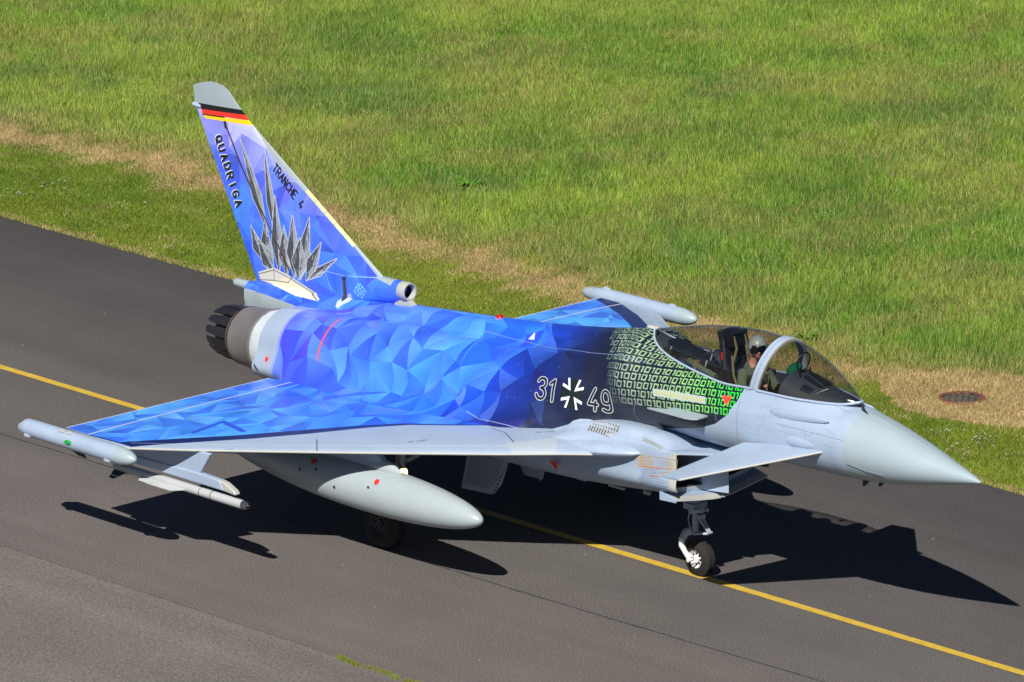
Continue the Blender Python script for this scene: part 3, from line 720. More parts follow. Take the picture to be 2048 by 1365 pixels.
# wingtip pods
for s_ in (-1, 1):
    pod = empty("wingtip_pod", (0, 0, 0)); adopt(pod)
    pod.location = Vector((-12.1, s_ * 5.3, 1.59)) - OFF
    tag(pod, "blunt-tailed pod with a green navigation light" if s_ < 0 else "pod pointed at both ends")
    mb = MB()
    if s_ < 0: prof = [(-13.36, .05), (-13.35, .095), (-13.32, .115), (-13.25, .124), (-12.6, .128), (-11.25, .128)]
    else: prof = [(-13.07, .100), (-12.98, .118), (-12.6, .128), (-11.25, .128)]
    lathe(mb, prof, s_ * 5.3, 1.59)
    part(mb, "pod_body", M['grey'], pod)
    mb = MB(); lathe(mb, [(-11.25, .128), (-11.16, .122), (-11.06, .105), (-10.98, .08), (-10.93, .05), (-10.90, .012)], s_ * 5.3, 1.59)
    part(mb, "nose_cap", M['grey2'], pod)
    mb = MB()
    if s_ < 0: lathe(mb, [(-13.47, .01), (-13.46, .05), (-13.42, .075), (-13.36, .09)], s_ * 5.3, 1.57)
    else: lathe(mb, [(-13.37, .012), (-13.34, .05), (-13.27, .078), (-13.17, .098), (-13.07, .11)], s_ * 5.3, 1.59)
    part(mb, "tail_cap", M['grey2'], pod)
    for x in ((-13.2, -11.42) if s_ < 0 else (-12.85, -11.42)):
        mb = MB(); lathe(mb, [(x - .07, .004), (x - .05, .03), (x, .04), (x + .06, .03), (x + .08, .004)], s_ * 5.3 + (-.085 if s_ < 0 else 0), 1.59 + (-.085 if s_ < 0 else .12), 12); part(mb, "blister", M['grey2'], pod)
    if s_ < 0:
        mb = MB(); lathe(mb, [(-12.32, .004), (-12.30, .028), (-12.24, .036), (-12.18, .028), (-12.16, .004)], -5.415, 1.60, 14)
        part(mb, "navigation_light", M['green'], pod)
        for xx, ww in ((-12.45, .10), (-12.28, .08)):
            mb = MB(); mb.box((xx, -5.352, 1.705), (ww, .03, .06), (rad(-66), 0, 0)); part(mb, "antenna_patch", M['edge'], pod)
        mb = MB(); mb.prism([(-12.35, 1.47), (-12.1, 1.47), (-12.0, 1.40), (-12.14, 1.405)], .03, 'y', -5.3)
        part(mb, "cooling_scoop", M['dark'], pod)

# canards
for s_ in (-1, 1):
    A = (-2.36, .46, 2.455); B = (-3.82, .58, 2.315); Ct = (-3.70, 1.868, 2.075); D = (-4.115, 1.843, 2.04)
    K = 12; V = []; k = 12; n = 2 * k
    for i in range(K):
        f = i / (K - 1); a = Vector(A).lerp(Vector(Ct), f); b = Vector(B).lerp(Vector(D), f); c = (a - b).length
        nm = Vector((0, .18, 1)).normalized()
        t = 1 - np.cos(np.linspace(0, pi / 2, k)); yt = lambda q: .16 * c ** .5 * .32 * (.2969*math.sqrt(q) - .126*q - .3516*q*q + .2843*q**3 - .1036*q**4) * 5
        R = [a.lerp(b, q) + nm * yt(q) for q in t[::-1]] + [a.lerp(b, q) - nm * (yt(q) + .001) for q in t]
        V += [(p.x, s_ * p.y, p.z) for p in R]
    F = grid_faces(K, n, True) + [tuple(range(n)), tuple(range((K - 1) * n, K * n))]
    cn = adopt(mesh("canard", V, F, [M['grey']], None, True, None, None, 40))
    mb = MB(); mb.tube([(A[0] + (Ct[0] - A[0]) * f - .014, s_ * (A[1] + (Ct[1] - A[1]) * f), A[2] + (Ct[2] - A[2]) * f) for f in np.linspace(.02, 1, 12)], .015, 8)
    part(mb, "leading_edge", M['edge'], cn)
    mb = MB(); lathe(mb, [(-3.1, .004), (-3.08, .07), (-2.95, .10), (-2.75, .09), (-2.55, .045), (-2.4, .004)], s_ * .50, 2.50, 16, 0, .7, 1)
    part(mb, "pivot_fairing", M['grey'], cn)

# strakes on the cockpit sides, blisters, pitot probes
for s_ in (-1, 1):
    mb = MB(); P = [(-5.37, .885), (-4.66, .885), (-4.54, .86), (-4.48, .80), (-4.49, .60), (-5.10, .62), (-5.13, .76)]
    mb.prism([(x, s_ * y) for x, y in P], .022, 'z', 2.545)
    part(mb, "strake", M['grey2'], smooth=False)
    mb = MB(); lathe(mb, [(-3.42, .004), (-3.40, .04), (-3.34, .062), (-3.2, .075), (-2.9, .072), (-2.6, .055), (-2.42, .035), (-2.36, .004)], 0, 0, 18, 0, .55, 1)
    mb.V = [(x, s_ * (.492 - .085 * max(0, x + 3.1) + y), 2.80 + .055 * (x + 3.4) + z) for x, y, z in mb.V]
    part(mb, "side_blister", M['grey'])
for x, y in ((-2.02, -.12), (-1.86, .02)):
    mb = MB(); mb.prism([(x, 2.10), (x + .12, 2.085), (x + .02, 1.985), (x - .02, 1.98)], .02, 'y', y); part(mb, "air_data_probe", M['dark'], smooth=False)
mb = MB(); mb.prism([(-2.12, 3.0), (-2.12, 3.09), (-2.05, 3.0), (-2.0, 2.96)], .012, 'y', -.06)
part(mb, "antenna_blade", M['dark'], smooth=False)

# fin
def fin_le(z): return float(np.interp(z, [2.3, 3.05, 4.86, 5.16, 5.21, 5.26, 5.30, 5.325], [-11.05, -11.78, -14.69, -15.06, -15.11, -15.18, -15.27, -15.42]))
def fin_te(z): return float(np.interp(z, [2.3, 2.54, 4.74, 4.90, 4.905, 5.21, 5.27, 5.325], [-14.52, -14.64, -15.83, -15.90, -15.93, -15.97, -15.80, -15.55]))
def fin_piece(name, zs, xa, xb, mats, parent=None, k=14, rnd=True):
    V = []; n = 2 * k
    for z in zs:
        le, te = fin_le(z), fin_te(z); c = le - te; a, b = xa(z), xb(z)
        t = (1 - np.cos(np.linspace(0, pi / 2, k))) if rnd else np.linspace(0, 1, k); X = a - (a - b) * t; h = float(np.interp(z, (2.4, 5.1, 5.33), (.05, .034, .012)))
        def th(x):
            q = min(max((le - x) / c, 0), 1); return 5 * h * c * (.2969*math.sqrt(q) - .126*q - .3516*q*q + .2843*q**3 - .1036*q**4) * .8
        V += [(x, -th(x), z) for x in X[::-1]] + [(x, th(x) + .002, z) for x in X]
    F = grid_faces(len(zs), n, True) + [tuple(range(n)), tuple(range((len(zs) - 1) * n, len(zs) * n))]
    Va = np.array(V); return adopt(mesh(name, V, F, mats, None, True, cf.uv(Va[:, [0, 2]]), None, 40), parent)
def hinge(z): return float(np.interp(z, [2.5, 4.66], [-13.90, -15.38]))
zl = list(np.linspace(2.35, 4.66, 24))
finp = fin_piece("fin", zl, fin_le, lambda z: hinge(z), [M['fin']])
tag(finp, "fin painted with a grey sculpture and black lettering")
fin_piece("fin_tip", [4.66] + list(np.linspace(4.70, 5.16, 8)) + [5.19, 5.22, 5.25, 5.28, 5.30, 5.315, 5.323], fin_le, fin_te, [M['fin']], finp)
fin_piece("rudder", [z for z in zl if z > 2.42], lambda z: hinge(z) - .012, fin_te, [M['fin']], finp, 6, False)
mb = MB(); mb.tube([(-15.985, 0, 4.92), (-15.97, 0, 4.922), (-15.88, 0, 4.915), (-15.80, 0, 4.905)], [.02, .034, .034, .02], 10); part(mb, "navigation_light", M['grey'], finp)
# tail fairing below the rudder
def loftx(name, st, mats, parent=None, uv=None, n=28, ex=2.6, sharp=50, z_is=('zt', 'zb')):
    V = []
    for x, w, zt, zb in st:
        for k in range(n):
            a = 2 * pi * k / n; c, s = math.cos(a), math.sin(a)
            V.append((x, w * np.sign(c) * abs(c) ** (2 / ex), (zt + zb) / 2 + (zt - zb) / 2 * np.sign(s) * abs(s) ** (2 / ex)))
    F = grid_faces(len(st), n, True) + [tuple(range(n)), tuple(range((len(st) - 1) * n, len(st) * n))]
    return adopt(mesh(name, V, F, mats, None, True, uv, None, sharp), parent)
xz = lambda Va: cf.uv(Va[:, [0, 2]])
loftx("tail_fairing", [(-14.82, .09, 2.45, 2.06), (-14.6, .125, 2.49, 2.02), (-14.0, .16, 2.53, 1.95), (-13.3, .21, 2.56, 1.9), (-12.6, .25, 2.62, 1.9), (-12.0, .2, 2.68, 2.2)], [M['fin']], None, xz, ex=2.3)
mb = MB(); mb.box((-14.45, 0, 2.045), (.95, .62, .05)); mb.box((-14.5, 0, 1.98), (.8, .5, .08), m=1); part(mb, "tail_shelf", [M['grey'], M['metal']], smooth=False)
mb = MB(); lathe(mb, [(-15.12, .02), (-15.11, .05), (-15.07, .064), (-14.75, .07), (-14.3, .07)], 0, 2.385, 20); part(mb, "tail_pipe", M['grey2'])
# ram air scoop ahead of the fin
sc = loftx("ram_air_scoop", [(-12.75, .02, 3.0, 2.6), (-12.6, .075, 3.02, 2.55), (-12.3, .11, 3.04, 2.6), (-11.8, .125, 3.06, 2.68), (-11.45, .128, 3.065, 2.76), (-11.38, .126, 3.065, 2.80)], [M['fin']], None, xz, ex=2.3)
mb = MB(); V = []; n = 28
for x, r in ((-11.40, .130), (-11.24, .136), (-11.215, .130), (-11.215, .112), (-11.30, .098), (-11.7, .09)):
    V += [(x, r * math.cos(2*pi*k/n) * .95, 2.935 + r * math.sin(2*pi*k/n)) for k in range(n)]
F = grid_faces(6, n, True); mb.add(V, F); mb.M = [1 if i >= 4 * n else 0 for i in range(len(F))]
mb.add([(-11.68, .09*math.cos(2*pi*k/n), 2.935 + .09*math.sin(2*pi*k/n)) for k in range(n)], [tuple(range(n))], 1)
mb.prism([(-11.5, 2.84), (-11.26, 2.84), (-11.12, 2.74), (-11.5, 2.70)], .10, 'y', 0)
part(mb, "scoop_mouth", [M['edge'], M['black']], sc)
mb = MB(); P = [(-12.56, 2.90), (-12.53, 2.66), (-12.60, 2.50)]
mb.tube([(x, -.085 - .02 * i, z) for i, (x, z) in enumerate(P)], .022, 6); mb.box((-12.56, -.09, 2.915), (.05, .04, .03), m=0)
part(mb, "fin_seal_strip", M['brown'], smooth=False)
mb = MB(); lathe(mb, [(-9.42, .07), (-9.2, .07)], 0, 2.89, 20); mb.V = [(-9.31 + (y), (x + 9.31) * 0 + (z - 2.89), 2.885 + (x + 9.42) * .12) for x, y, z in mb.V]
bc = part(mb, "beacon_base", M['grey'])
mb = MB(); n = 20
V = []; 
for i in range(6):
    a = i / 5 * pi / 2; V += [(-9.31 + .058 * math.cos(a) * math.cos(2*pi*k/n), .058 * math.cos(a) * math.sin(2*pi*k/n), 2.905 + .055 * math.sin(a)) for k in range(n)]
mb.add(V, grid_faces(6, n, True)); part(mb, "beacon_lens", M['red'], bc)
mb = MB(); mb.prism([(-8.72, -.36), (-8.50, -.42), (-8.56, -.36)], .02, 'z', 2.90); mb.V = [(x, y, z + .04) for x, y, z in mb.V]
mb = MB(); lathe(mb, [(-6.30, .004), (-6.28, .03), (-6.2, .04), (-6.12, .03), (-6.10, .004)], .02, 3.345, 12, 0, 1.6, .8); part(mb, "formation_light", M['white'])

# nozzles
for s_ in (-1, 1):
    nz = empty("nozzle", Vector((-13.7, s_ * .5, 1.83)) - OFF); nz.parent = jet
    yc, zc = s_ * .5, 1.83
    mb = MB(); lathe(mb, [(-13.30, .47), (-13.40, .487), (-13.60, .492), (-13.66, .487)], yc, zc, 64)
    V0 = mb.V; mb.V = [(x, yc + (y - yc) * (1 + .004 * math.sin(31 * math.atan2(z - zc, y - yc))), zc + (z - zc) * (1 + .006 * math.sin(19 * math.atan2(z - zc, y - yc)))) for x, y, z in V0]
    part(mb, "shroud_ring", M['shroud'], nz)
    mb = MB(); lathe(mb, [(-13.60, .47), (-13.66, .498), (-13.70, .498), (-13.72, .485), (-14.18, .430), (-14.20, .437), (-14.24, .436), (-14.26, .418), (-14.29, .405)], yc, zc, 64)
    mb.M = [1 if (i // 64) in (5, 6) else 0 for i in range(len(mb.F))]; part(mb, "nozzle_ring", [M['metal'], M['brown']], nz)
    mb = MB(); np_ = 14
    for k in range(np_):
        a0 = 2 * pi * (k + .5) / np_; hw = pi / np_ * .84
        V = []
        for x, r, w, off in ((-14.27, .405, 1.0, 0), (-14.5, .405, .92, 0), (-14.72, .375, .80, 0), (-14.80, .345, .62, 0)):
            for j in range(5):
                a = a0 + hw * w * (j / 2 - 1); V.append((x, yc + r * math.cos(a), zc + r * math.sin(a)))
        b = len(V)
        V += [(x, yc + (y - yc) * .93, zc + (z - zc) * .93) for x, y, z in V]
        F = grid_faces(4, 5) + [tuple(i + b for i in f)[::-1] for f in grid_faces(4, 5)]
        for i in range(3): F += [(i*5, (i+1)*5, (i+1)*5+b, i*5+b), (i*5+4, i*5+4+b, (i+1)*5+4+b, (i+1)*5+4)]
        F += [(15+j, 16+j, 16+j+b, 15+j+b) for j in range(4)]
        pt = MB(); pt.add(V, F); part(pt, "petal", M['metal2'], nz, sharp=30)
    mb = MB(); lathe(mb, [(-14.25, .36), (-14.5, .33), (-14.7, .26), (-14.4, .24), (-13.9, .30)], yc, zc, 40); part(mb, "inner_nozzle", M['black'], nz)

# pylons
for s_ in (-1, 1):
    mb = MB(); mb.prism([(-9.2, 1.66), (-8.75, 1.60), (-8.62, 1.50), (-8.5, 1.40), (-8.6, 1.30), (-11.6, 1.30), (-12.0, 1.58)], .11, 'y', s_ * 2.74)
    bevel(part(mb, "tank_pylon", M['grey'], smooth=False), .03, 3)
    mb = MB(); mb.prism([(-10.3, 1.63), (-10.55, 1.30), (-10.9, 1.27), (-12.1, 1.25), (-12.5, 1.60)], .06, 'y', s_ * 4.44)
    pl = bevel(part(mb, "missile_pylon", M['grey'], smooth=False), .02, 2)
    mb = MB(); mb.prism([(-10.03, 1.16), (-9.80, 1.145), (-9.755, 1.16), (-9.80, 1.21), (-9.98, 1.285), (-10.12, 1.305)], .10, 'y', s_ * 4.44)
    bevel(part(mb, "rail_nose", M['edge'], pl, smooth=False), .025, 3)
    mb = MB(); mb.prism([(-10.02, 1.16), (-10.11, 1.30), (-10.62, 1.315), (-12.6, 1.27), (-12.7, 1.16)], .095, 'y', s_ * 4.44)
    bevel(part(mb, "launch_rail", M['grey'], pl, smooth=False), .02, 3)

# undercarriage
def wheel(parent, x, y, z, r, w, rim, s_):
    mb = MB(); prof = [(-w/2, rim), (-w/2 - .005, rim + .02), (-w/2 + .01, r - .06), (-w/2 + .035, r - .02), (-w*.28, r - .003), (-w*.27, r - .010), (-w*.25, r - .003), (-.012, r), (-.010, r - .008), (.010, r - .008), (.012, r), (w*.25, r - .003), (w*.27, r - .010), (w*.28, r - .003), (w/2 - .035, r - .02), (w/2 - .01, r - .06), (w/2 + .005, rim + .02), (w/2, rim)]
    n = 56; V = []
    for t, q in prof: V += [(x + q * math.cos(2*pi*k/n), y + t, z + q * math.sin(2*pi*k/n)) for k in range(n)]
    mb.add(V, grid_faces(len(prof), n, True)); wh = part(mb, "wheel", M['rubber'], parent)
    mb = MB(); V = []
    for t, q in ((-.5*w, rim), (-.42*w, rim - .015), (-.30*w, rim - .03), (-.28*w, .06), (-.42*w, .055), (-.42*w, .01), (.42*w, .01), (.42*w, .055), (.28*w, .06), (.3*w, rim - .03), (.42*w, rim - .015), (.5*w, rim)):
        V += [(x + q * math.cos(2*pi*k/n), y + t, z + q * math.sin(2*pi*k/n)) for k in range(n)]
    mb.add(V, grid_faces(12, n, True))
    for k in range(8):
        a = 2 * pi * k / 8
        for t in (-.32 * w, .32 * w): mb.box((x + (rim * .6) * math.cos(a), y + t, z + (rim * .6) * math.sin(a)), (.022, .02, .022), m=1)
    part(mb, "rim", [M['gear_w'] if r < .3 else M['dark'], M['black']], wh)  # main wheel rims dark instead of enamel: their shade is put into the colour
    return wh
ng = empty("nose_gear", Vector((-5.31, 0, .6)) - OFF); ng.parent = jet
wheel(ng, -5.33, .03, .252, .252, .19, .125, -1)
mb = MB()
mb.tube([(-5.38, 0, 1.35), (-5.38, 0, .95)], .075, 16); mb.tube([(-5.38, 0, .97), (-5.38, 0, .62)], .045, 16)
mb.box((-5.38, 0, 1.0), (.2, .26, .08)); mb.box((-5.36, -.06, 1.12), (.1, .05, .3)); mb.box((-5.44, .07, 1.12), (.06, .05, .3))
mb.tube([(-5.38, -.10, .93), (-5.12, -.10, 1.0)], .035, 10); mb.tube([(-5.48, .08, .96), (-5.22, .08, .94)], .03, 10)
mb.tube([(-5.40, -.02, .64), (-5.50, -.06, .60), (-5.545, -.10, .50)], [.055, .06, .05], 12)
part(mb, "strut", M['gear'], ng)
mb = MB()
mb.tube([(-5.54, -.105, .52), (-5.535, -.115, .42), (-5.46, -.115, .33), (-5.36, -.115, .26)], [.045, .042, .036, .05], 12)
mb.tube([(-5.36, -.09, .252), (-5.36, -.17, .252)], .028, 12); mb.tube([(-5.31, -.09, .222), (-5.31, -.14, .222)], .018, 10)
part(mb, "fork", M['gear_w'], ng)
mb = MB()
for y in (-.05, .05): mb.tube([(-5.36, y, .93), (-5.10, y * .3, .66)], .016, 8); mb.tube([(-5.36, y, .60), (-5.10, y * .3, .66)], .016, 8)
mb.tube([(-5.10, -.04, .66), (-5.10, .04, .66)], .02, 8); mb.box((-5.25, -.0, .86), (.05, .09, .06))
mb.tube([(-5.36, .06, .72), (-5.28, .07, .82), (-5.34, .07, .95)], .009, 6); mb.tube([(-5.42, -.06, .66), (-5.44, -.08, .8), (-5.40, -.07, .98)], .008, 6)
part(mb, "torque_link", M['gear'], ng)
mb = MB(); mb.tube([(-5.13, -.10, .66), (-5.09, -.06, .66)], .014, 8); part(mb, "taxi_light", M['white'], ng)
for s_ in (-1, 1):
    mg = empty("main_gear", Vector((-9.38, s_ * 2.1, .6)) - OFF); mg.parent = jet
    wheel(mg, -9.38, s_ * 2.15, .37, .37, .24, .19, s_)
    mb = MB(); mb.tube([(-9.30, s_ * 1.85, 1.55), (-9.33, s_ * 1.93, .8)], .07, 14); mb.tube([(-9.33, s_ * 1.93, .85), (-9.36, s_ * 1.98, .40)], .045, 14)
    mb.tube([(-9.36, s_ * 1.9, .38), (-9.38, s_ * 2.2, .37)], .05, 12); mb.tube([(-9.30, s_ * 1.8, 1.2), (-9.1, s_ * 1.3, 1.4)], .035, 10)
    mb.tube([(-9.36, s_ * 1.94, .6), (-9.6, s_ * 1.94, .75), (-9.35, s_ * 1.9, .95)], .02, 8)
    part(mb, "strut", M['gear'], mg)
    mb = MB(); mb.prism([(-9.0, 1.24), (-8.14, 1.30), (-8.34, .86), (-8.50, .69), (-9.16, .65)], .03, 'y', s_ * .9)
    mb.prism([(-8.92, 1.2), (-8.26, 1.24), (-8.42, .90), (-8.54, .77), (-9.06, .74)], .012, 'y', s_ * .925, 1)
    for i in range(10): mb.box((-8.17 - .035 * i, s_ * .92, 1.2 - .055 * i), (.02, .02, .02), m=2)
    bevel(part(mb, "gear_door", [M['grey'], M['belly'], M['dark']], smooth=False), .006)
    mb = MB(); mb.prism([(-8.4, 1.24), (-7.75, 1.3), (-7.83, .98), (-8.2, .97)], .02, 'y', s_ * .58); mb.tube([(-7.8, s_ * .58, 1.3), (-7.84, s_ * .62, .97)], .012, 6)
    bevel(part(mb, "gear_door", [M['belly']], smooth=False), .005)
lm, lt, lb = nodes("landing light glow"); lb.inputs["Base Color"].default_value = (1, .7, .35, 1); lb.inputs["Emission Color"].default_value = (1, .62, .25, 1)
nn_ = noise(lt, 60, 2); rr_ = ramp(lt, nn_.outputs[0], [(.3, (.3,) * 3), (.6, (1,) * 3)]); mm_ = lt.nodes.new("ShaderNodeMath"); mm_.operation = 'MULTIPLY'; mm_.inputs[1].default_value = 5
lt.links.new(rr_.outputs[0], mm_.inputs[0]); lt.links.new(mm_.outputs[0], lb.inputs["Emission Strength"])
mb = MB(); n = 16; V = [(-8.76, -2.29 + .05 * math.cos(2*pi*k/n), 1.235 + .065 * math.sin(2*pi*k/n)) for k in range(n)] + [(-8.84, -2.29 + .03 * math.cos(2*pi*k/n), 1.235 + .04 * math.sin(2*pi*k/n)) for k in range(n)]
mb.add(V, grid_faces(2, n, True) + [tuple(range(n)), tuple(range(n, 2 * n))]); part(mb, "landing_light", lm, smooth=False)
mb = MB(); mb.tube([(-8.84, -2.27, 1.235), (-9.3, -1.95, 1.2)], .03, 8); part(mb, "lamp_bracket", M['gear'])
# small belly fittings, red tag
mb = MB(); mb.tube([(-6.62, -.62, 1.2), (-6.60, -.66, 1.27), (-6.52, -.66, 1.30)], .018, 8); part(mb, "drain_mast", M['edge'])
for c_, d_ in (((-5.75, -.55, 1.21), (.12, .05, .05)), ((-7.0, -.6, 1.17), (.2, .06, .05)), ((-6.3, -.6, 1.19), (.3, .05, .035))):
    mb = MB(); mb.box(c_, d_); bevel(part(mb, "belly_fitting", M['gear'], smooth=False), .01)
mb = MB(); mb.prism([(-7.0, 1.55), (-6.85, 1.55), (-6.90, 1.43), (-6.94, 1.43)], .004, 'y', -1.18)
mb.V = [(x, y + (z - 1.5) * -.45, z) for x, y, z in mb.V]
part(mb, "warning_flag", M['redp'], smooth=False)

# stencil on the intake side
def decal(name, s, a, b, h, w, mat, y, parent):
    mb = MB(); a = np.array(a, float); b = np.array(b, float); d = b - a; L = np.hypot(*d); d /= L; n = np.array([-d[1], d[0]]); adv = L / len(s)
    for i, ch in enumerate(s):
        for st in GL.get(ch, []):
            P = [a + d * (i * adv + x * h) + n * yv * h for x, yv in st]
            for p, q in zip(P[:-1], P[1:]):
                t = q - p; l = np.hypot(*t); t = t / (l or 1); m_ = np.array([-t[1], t[0]]) * w / 2
                c = [p - m_ - t * w * .4, q - m_ + t * w * .4, q + m_ + t * w * .4, p + m_ - t * w * .4]
                k = len(mb.V); yy = [float(y(*v)) for v in c]; mb.add([(v[0], u, v[1]) for v, u in zip(c, yy)], [(0, 1, 2, 3)])
    return mb
def side_y(x, z):
    r = np.array([np.interp(x, XQ, LR[:, j, 0]) for j in range(20, 50)]); zz = np.array([np.interp(x, XQ, LR[:, j, 1]) for j in range(20, 50)])
    return -(np.interp(z, zz[::-1], r[::-1]) + .004)
M['amber'] = paint("amber stencil", (206, 158, 86), .5); M['redst'] = paint("red stencil", (214, 80, 80), .5); M['greyst'] = paint("grey stencil", (118, 132, 152), .5)
a, b, c, d = [(-5.476,1.801),(-5.200,1.828),(-5.478,1.723),(-5.221,1.740)]
mb = decal("", "NOTFALL", a, b, .056, .010, None, side_y, None); m2 = decal("", "RESCUE", c, d, .056, .010, None, side_y, None); mb.add(m2.V, m2.F)
fr = [(-5.525,1.882),(-4.778,1.935),(-4.809,1.789),(-4.868,1.784),(-5.497,1.733)]
def hair(mb, P, w):
    for p, q in zip(P[:-1], P[1:]):
        for f in range(6):
            a_ = np.array(p) + (np.array(q) - p) * f / 6; b_ = np.array(p) + (np.array(q) - p) * (f + 1) / 6; t = b_ - a_; l = np.hypot(*t); m_ = np.array([-t[1], t[0]]) / l * w / 2
            c_ = [a_ - m_, b_ - m_, b_ + m_, a_ + m_]; mb.add([(v[0], float(side_y(*v)), v[1]) for v in c_], [(0, 1, 2, 3)])
hair(mb, [fr[0], fr[1], fr[2]], .006); hair(mb, [fr[4], fr[0]], .006); hair(mb, [fr[4], fr[3]], .006)
for k in range(4): hair(mb, [(fr[0][0] + .42, fr[0][1] - .02 - .03 * k), (fr[0][0] + .66, fr[0][1] + .012 - .03 * k)], .005)
for k in range(4): hair(mb, [(fr[0][0] + .42, fr[0][1] - .17 - .02 * k), (fr[0][0] + .62, fr[0][1] - .14 - .02 * k)], .005)
part(mb, "rescue_marking", M['amber'], lower, smooth=False)
for q in ([(-5.241,1.736),(-5.094,1.745)], [(-5.262,1.620),(-5.115,1.629)]):
    mb = decal("", "NOTE", q[0], q[1], .024, .007, None, side_y, None); part(mb, "caution_marking", M['redst'], lower, smooth=False)
mb = MB()
for k in range(6):
    for q in ([(-5.439,1.689),(-5.065,1.716)], [(-5.490,1.578),(-4.920,1.610)]):
        random.seed(k); hair(mb, [(q[0][0], q[0][1] - .022 * k), (q[1][0] - .1 * random.random(), q[1][1] - .022 * k)], .004)
part(mb, "stencil_text", M['greyst'], lower, smooth=False)

# ------------------------------------------------------------------ stores hung under the wings: things of their own
def drop_tank(s_):
    t = empty("drop_tank", (-9.3, s_ * 2.74, 1.07))
    mb = MB(); L = 5.45; prof = []
    for i in range(64):
        f = (i / 63) ** 1.6; x = -6.67 - L * f
        r = .33 * (1 - (1 - min(1, f / .40)) ** 2.0) ** .50 if f < .40 else .33 * (1 - ((f - .40) / .60) ** 2.3) + .012 * (f - .40) / .6
        prof.append((x, max(r, .004)))
    lathe(mb, prof, s_ * 2.74, 1.07, 48); part(mb, "tank_shell", M['tank'], t)
    mb = MB(); lathe(mb, [(-9.25, .01), (-9.1, .035), (-8.85, .09), (-8.65, .115), (-8.5, .10), (-8.38, .05), (-8.30, .01)], s_ * 2.74, 1.40, 20, 0, .8, 1.15); part(mb, "pylon_fairing", M['tank'], t)
    for sg in (-1, 1):
        mb = MB(); mb.prism([(-12.28, s_ * 2.74 + sg * .46), (-12.02, s_ * 2.74 + sg * .46), (-11.5, s_ * 2.74 + sg * .12), (-12.2, s_ * 2.74 + sg * .05)], .02, 'z', 1.07); part(mb, "tail_fin", M['tank'], t, smooth=False)
    for xx, zz, col, rr in ((-8.55, .22, 'redp', .045), (-9.9, .24, 'redp', .045)):
        mb = MB(); n = 24; th = math.asin(min(1, zz / .33)); ctr = Vector((xx, s_ * (2.74) - .322 * math.cos(th), 1.07 + .322 * math.sin(th))); nrm = Vector((0, -math.cos(th), math.sin(th))); tv = Vector((0, math.sin(th), math.cos(th)))
        mb.add([ctr + nrm * .012] + [ctr + Vector((1, 0, 0)) * rr * math.cos(2*pi*k/n) + tv * rr * math.sin(2*pi*k/n) + nrm * .009 for k in range(n)], [(0, 1 + k, 1 + (k + 1) % n) for k in range(n)])
        if s_ < 0: part(mb, "filler_marking", M[col], t, smooth=False)
    if s_ < 0:
        for xx, zz in ((-8.66, .13), (-9.78, .16), (-9.35, .0), (-10.1, .1)):
            y = -2.74 - math.sqrt(.333 ** 2 - zz ** 2); mb = MB(); mb.box((xx, y, 1.07 + zz), (.014, .008, .045)); mb.box((xx, y, 1.07 + zz), (.045, .008, .014)); part(mb, "datum_mark", M['dark'], t, smooth=False)
    return t
tag(drop_tank(-1), "light grey drop tank with red dots under the near wing", "fuel tank", "drop tanks under the wings")
tag(drop_tank(1), "grey drop tank under the far wing, mostly hidden behind the air intake", "fuel tank", "drop tanks under the wings")
def missile(s_):
    t = empty("missile", (-10.9, s_ * 4.44, 1.035)); y = s_ * 4.44; z = 1.035
    mb = MB(); lathe(mb, [(-12.45, .05), (-12.43, .064), (-9.72, .064), (-9.66, .062)], y, z, 28)
    for xx in (-10.3, -10.55): lathe(mb, [(xx - .006, .0655), (xx + .006, .0655)], y, z, 28, 1)
    for k in range(7): mb.box((-10.3, y - .064 * math.cos(k * .25 - .2), z + .064 * math.sin(k * .25 - .2)), (.012, .004, .008), m=1)
    part(mb, "missile_body", [M['white'], M['dark']], t)
    mb = MB(); lathe(mb, [(-9.66, .062), (-9.60, .055), (-9.55, .045)], y, z, 28); part(mb, "seeker_ring", M['steel'], t)
    mb = MB(); lathe(mb, [(-9.55, .045), (-9.525, .034), (-9.512, .018), (-9.51, .004)], y, z, 24); part(mb, "seeker_dome", M['visor'], t)
    def blade(P, ang, th, mat, nm):
        mb = MB(); mb.prism(P, th, 'y', 0); c, s2 = math.cos(ang), math.sin(ang)
        mb.V = [(x, y + r * c - q * s2, z + r * s2 + q * c) for x, q, r in mb.V]; part(mb, nm, mat, t, smooth=False)
    for a in (rad(-168), rad(-12)): blade([(-10.80, .06), (-11.02, .19), (-11.72, .19), (-11.80, .06)], a, .008, M['white'], "strake")
    for k in range(4): blade([(-12.15, .06), (-12.32, .2), (-12.42, .2), (-12.42, .06)], rad(45 + 90 * k), .01, M['dark'], "tail_fin")
    return t
tag(missile(-1), "slim white missile with a silver tip under the near wingtip", "missile")

# ------------------------------------------------------------------ canopy, cockpit, pilot
CAN = np.array([(-6.13,.02,3.335,3.342),(-6.0,.14,3.24,3.38),(-5.7,.25,3.14,3.455),(-5.2,.35,3.07,3.575),(-4.8,.415,3.04,3.64),(-4.3,.46,3.01,3.69),(-3.8,.455,3.035,3.685),
  (-3.5,.43,3.03,3.65),(-3.15,.40,3.03,3.545),(-2.7,.29,3.03,3.345),(-2.4,.17,3.035,3.18),(-2.22,.04,3.065,3.085),(-2.19,.012,3.075,3.08)])
def can_at(x):
    o = np.argsort(CAN[:, 0]); return cr_interp(CAN[o, 0], CAN[o, 1:], np.atleast_1d(x))
def can_pt(x, a, off=0.0):
    """a: 0 starboard sill .. pi port sill ; the bow leans forward"""
    w, zs, zt = can_at(x)[0]; lean = .18 * np.interp(x, [-6.1, -5.0, -3.74, -3.3, -2.2], [0, .25, 1, .75, 0]) * math.sin(a)
    return (x + lean, -(w + off) * math.cos(a), zs + (zt - zs + off) * math.sin(a))
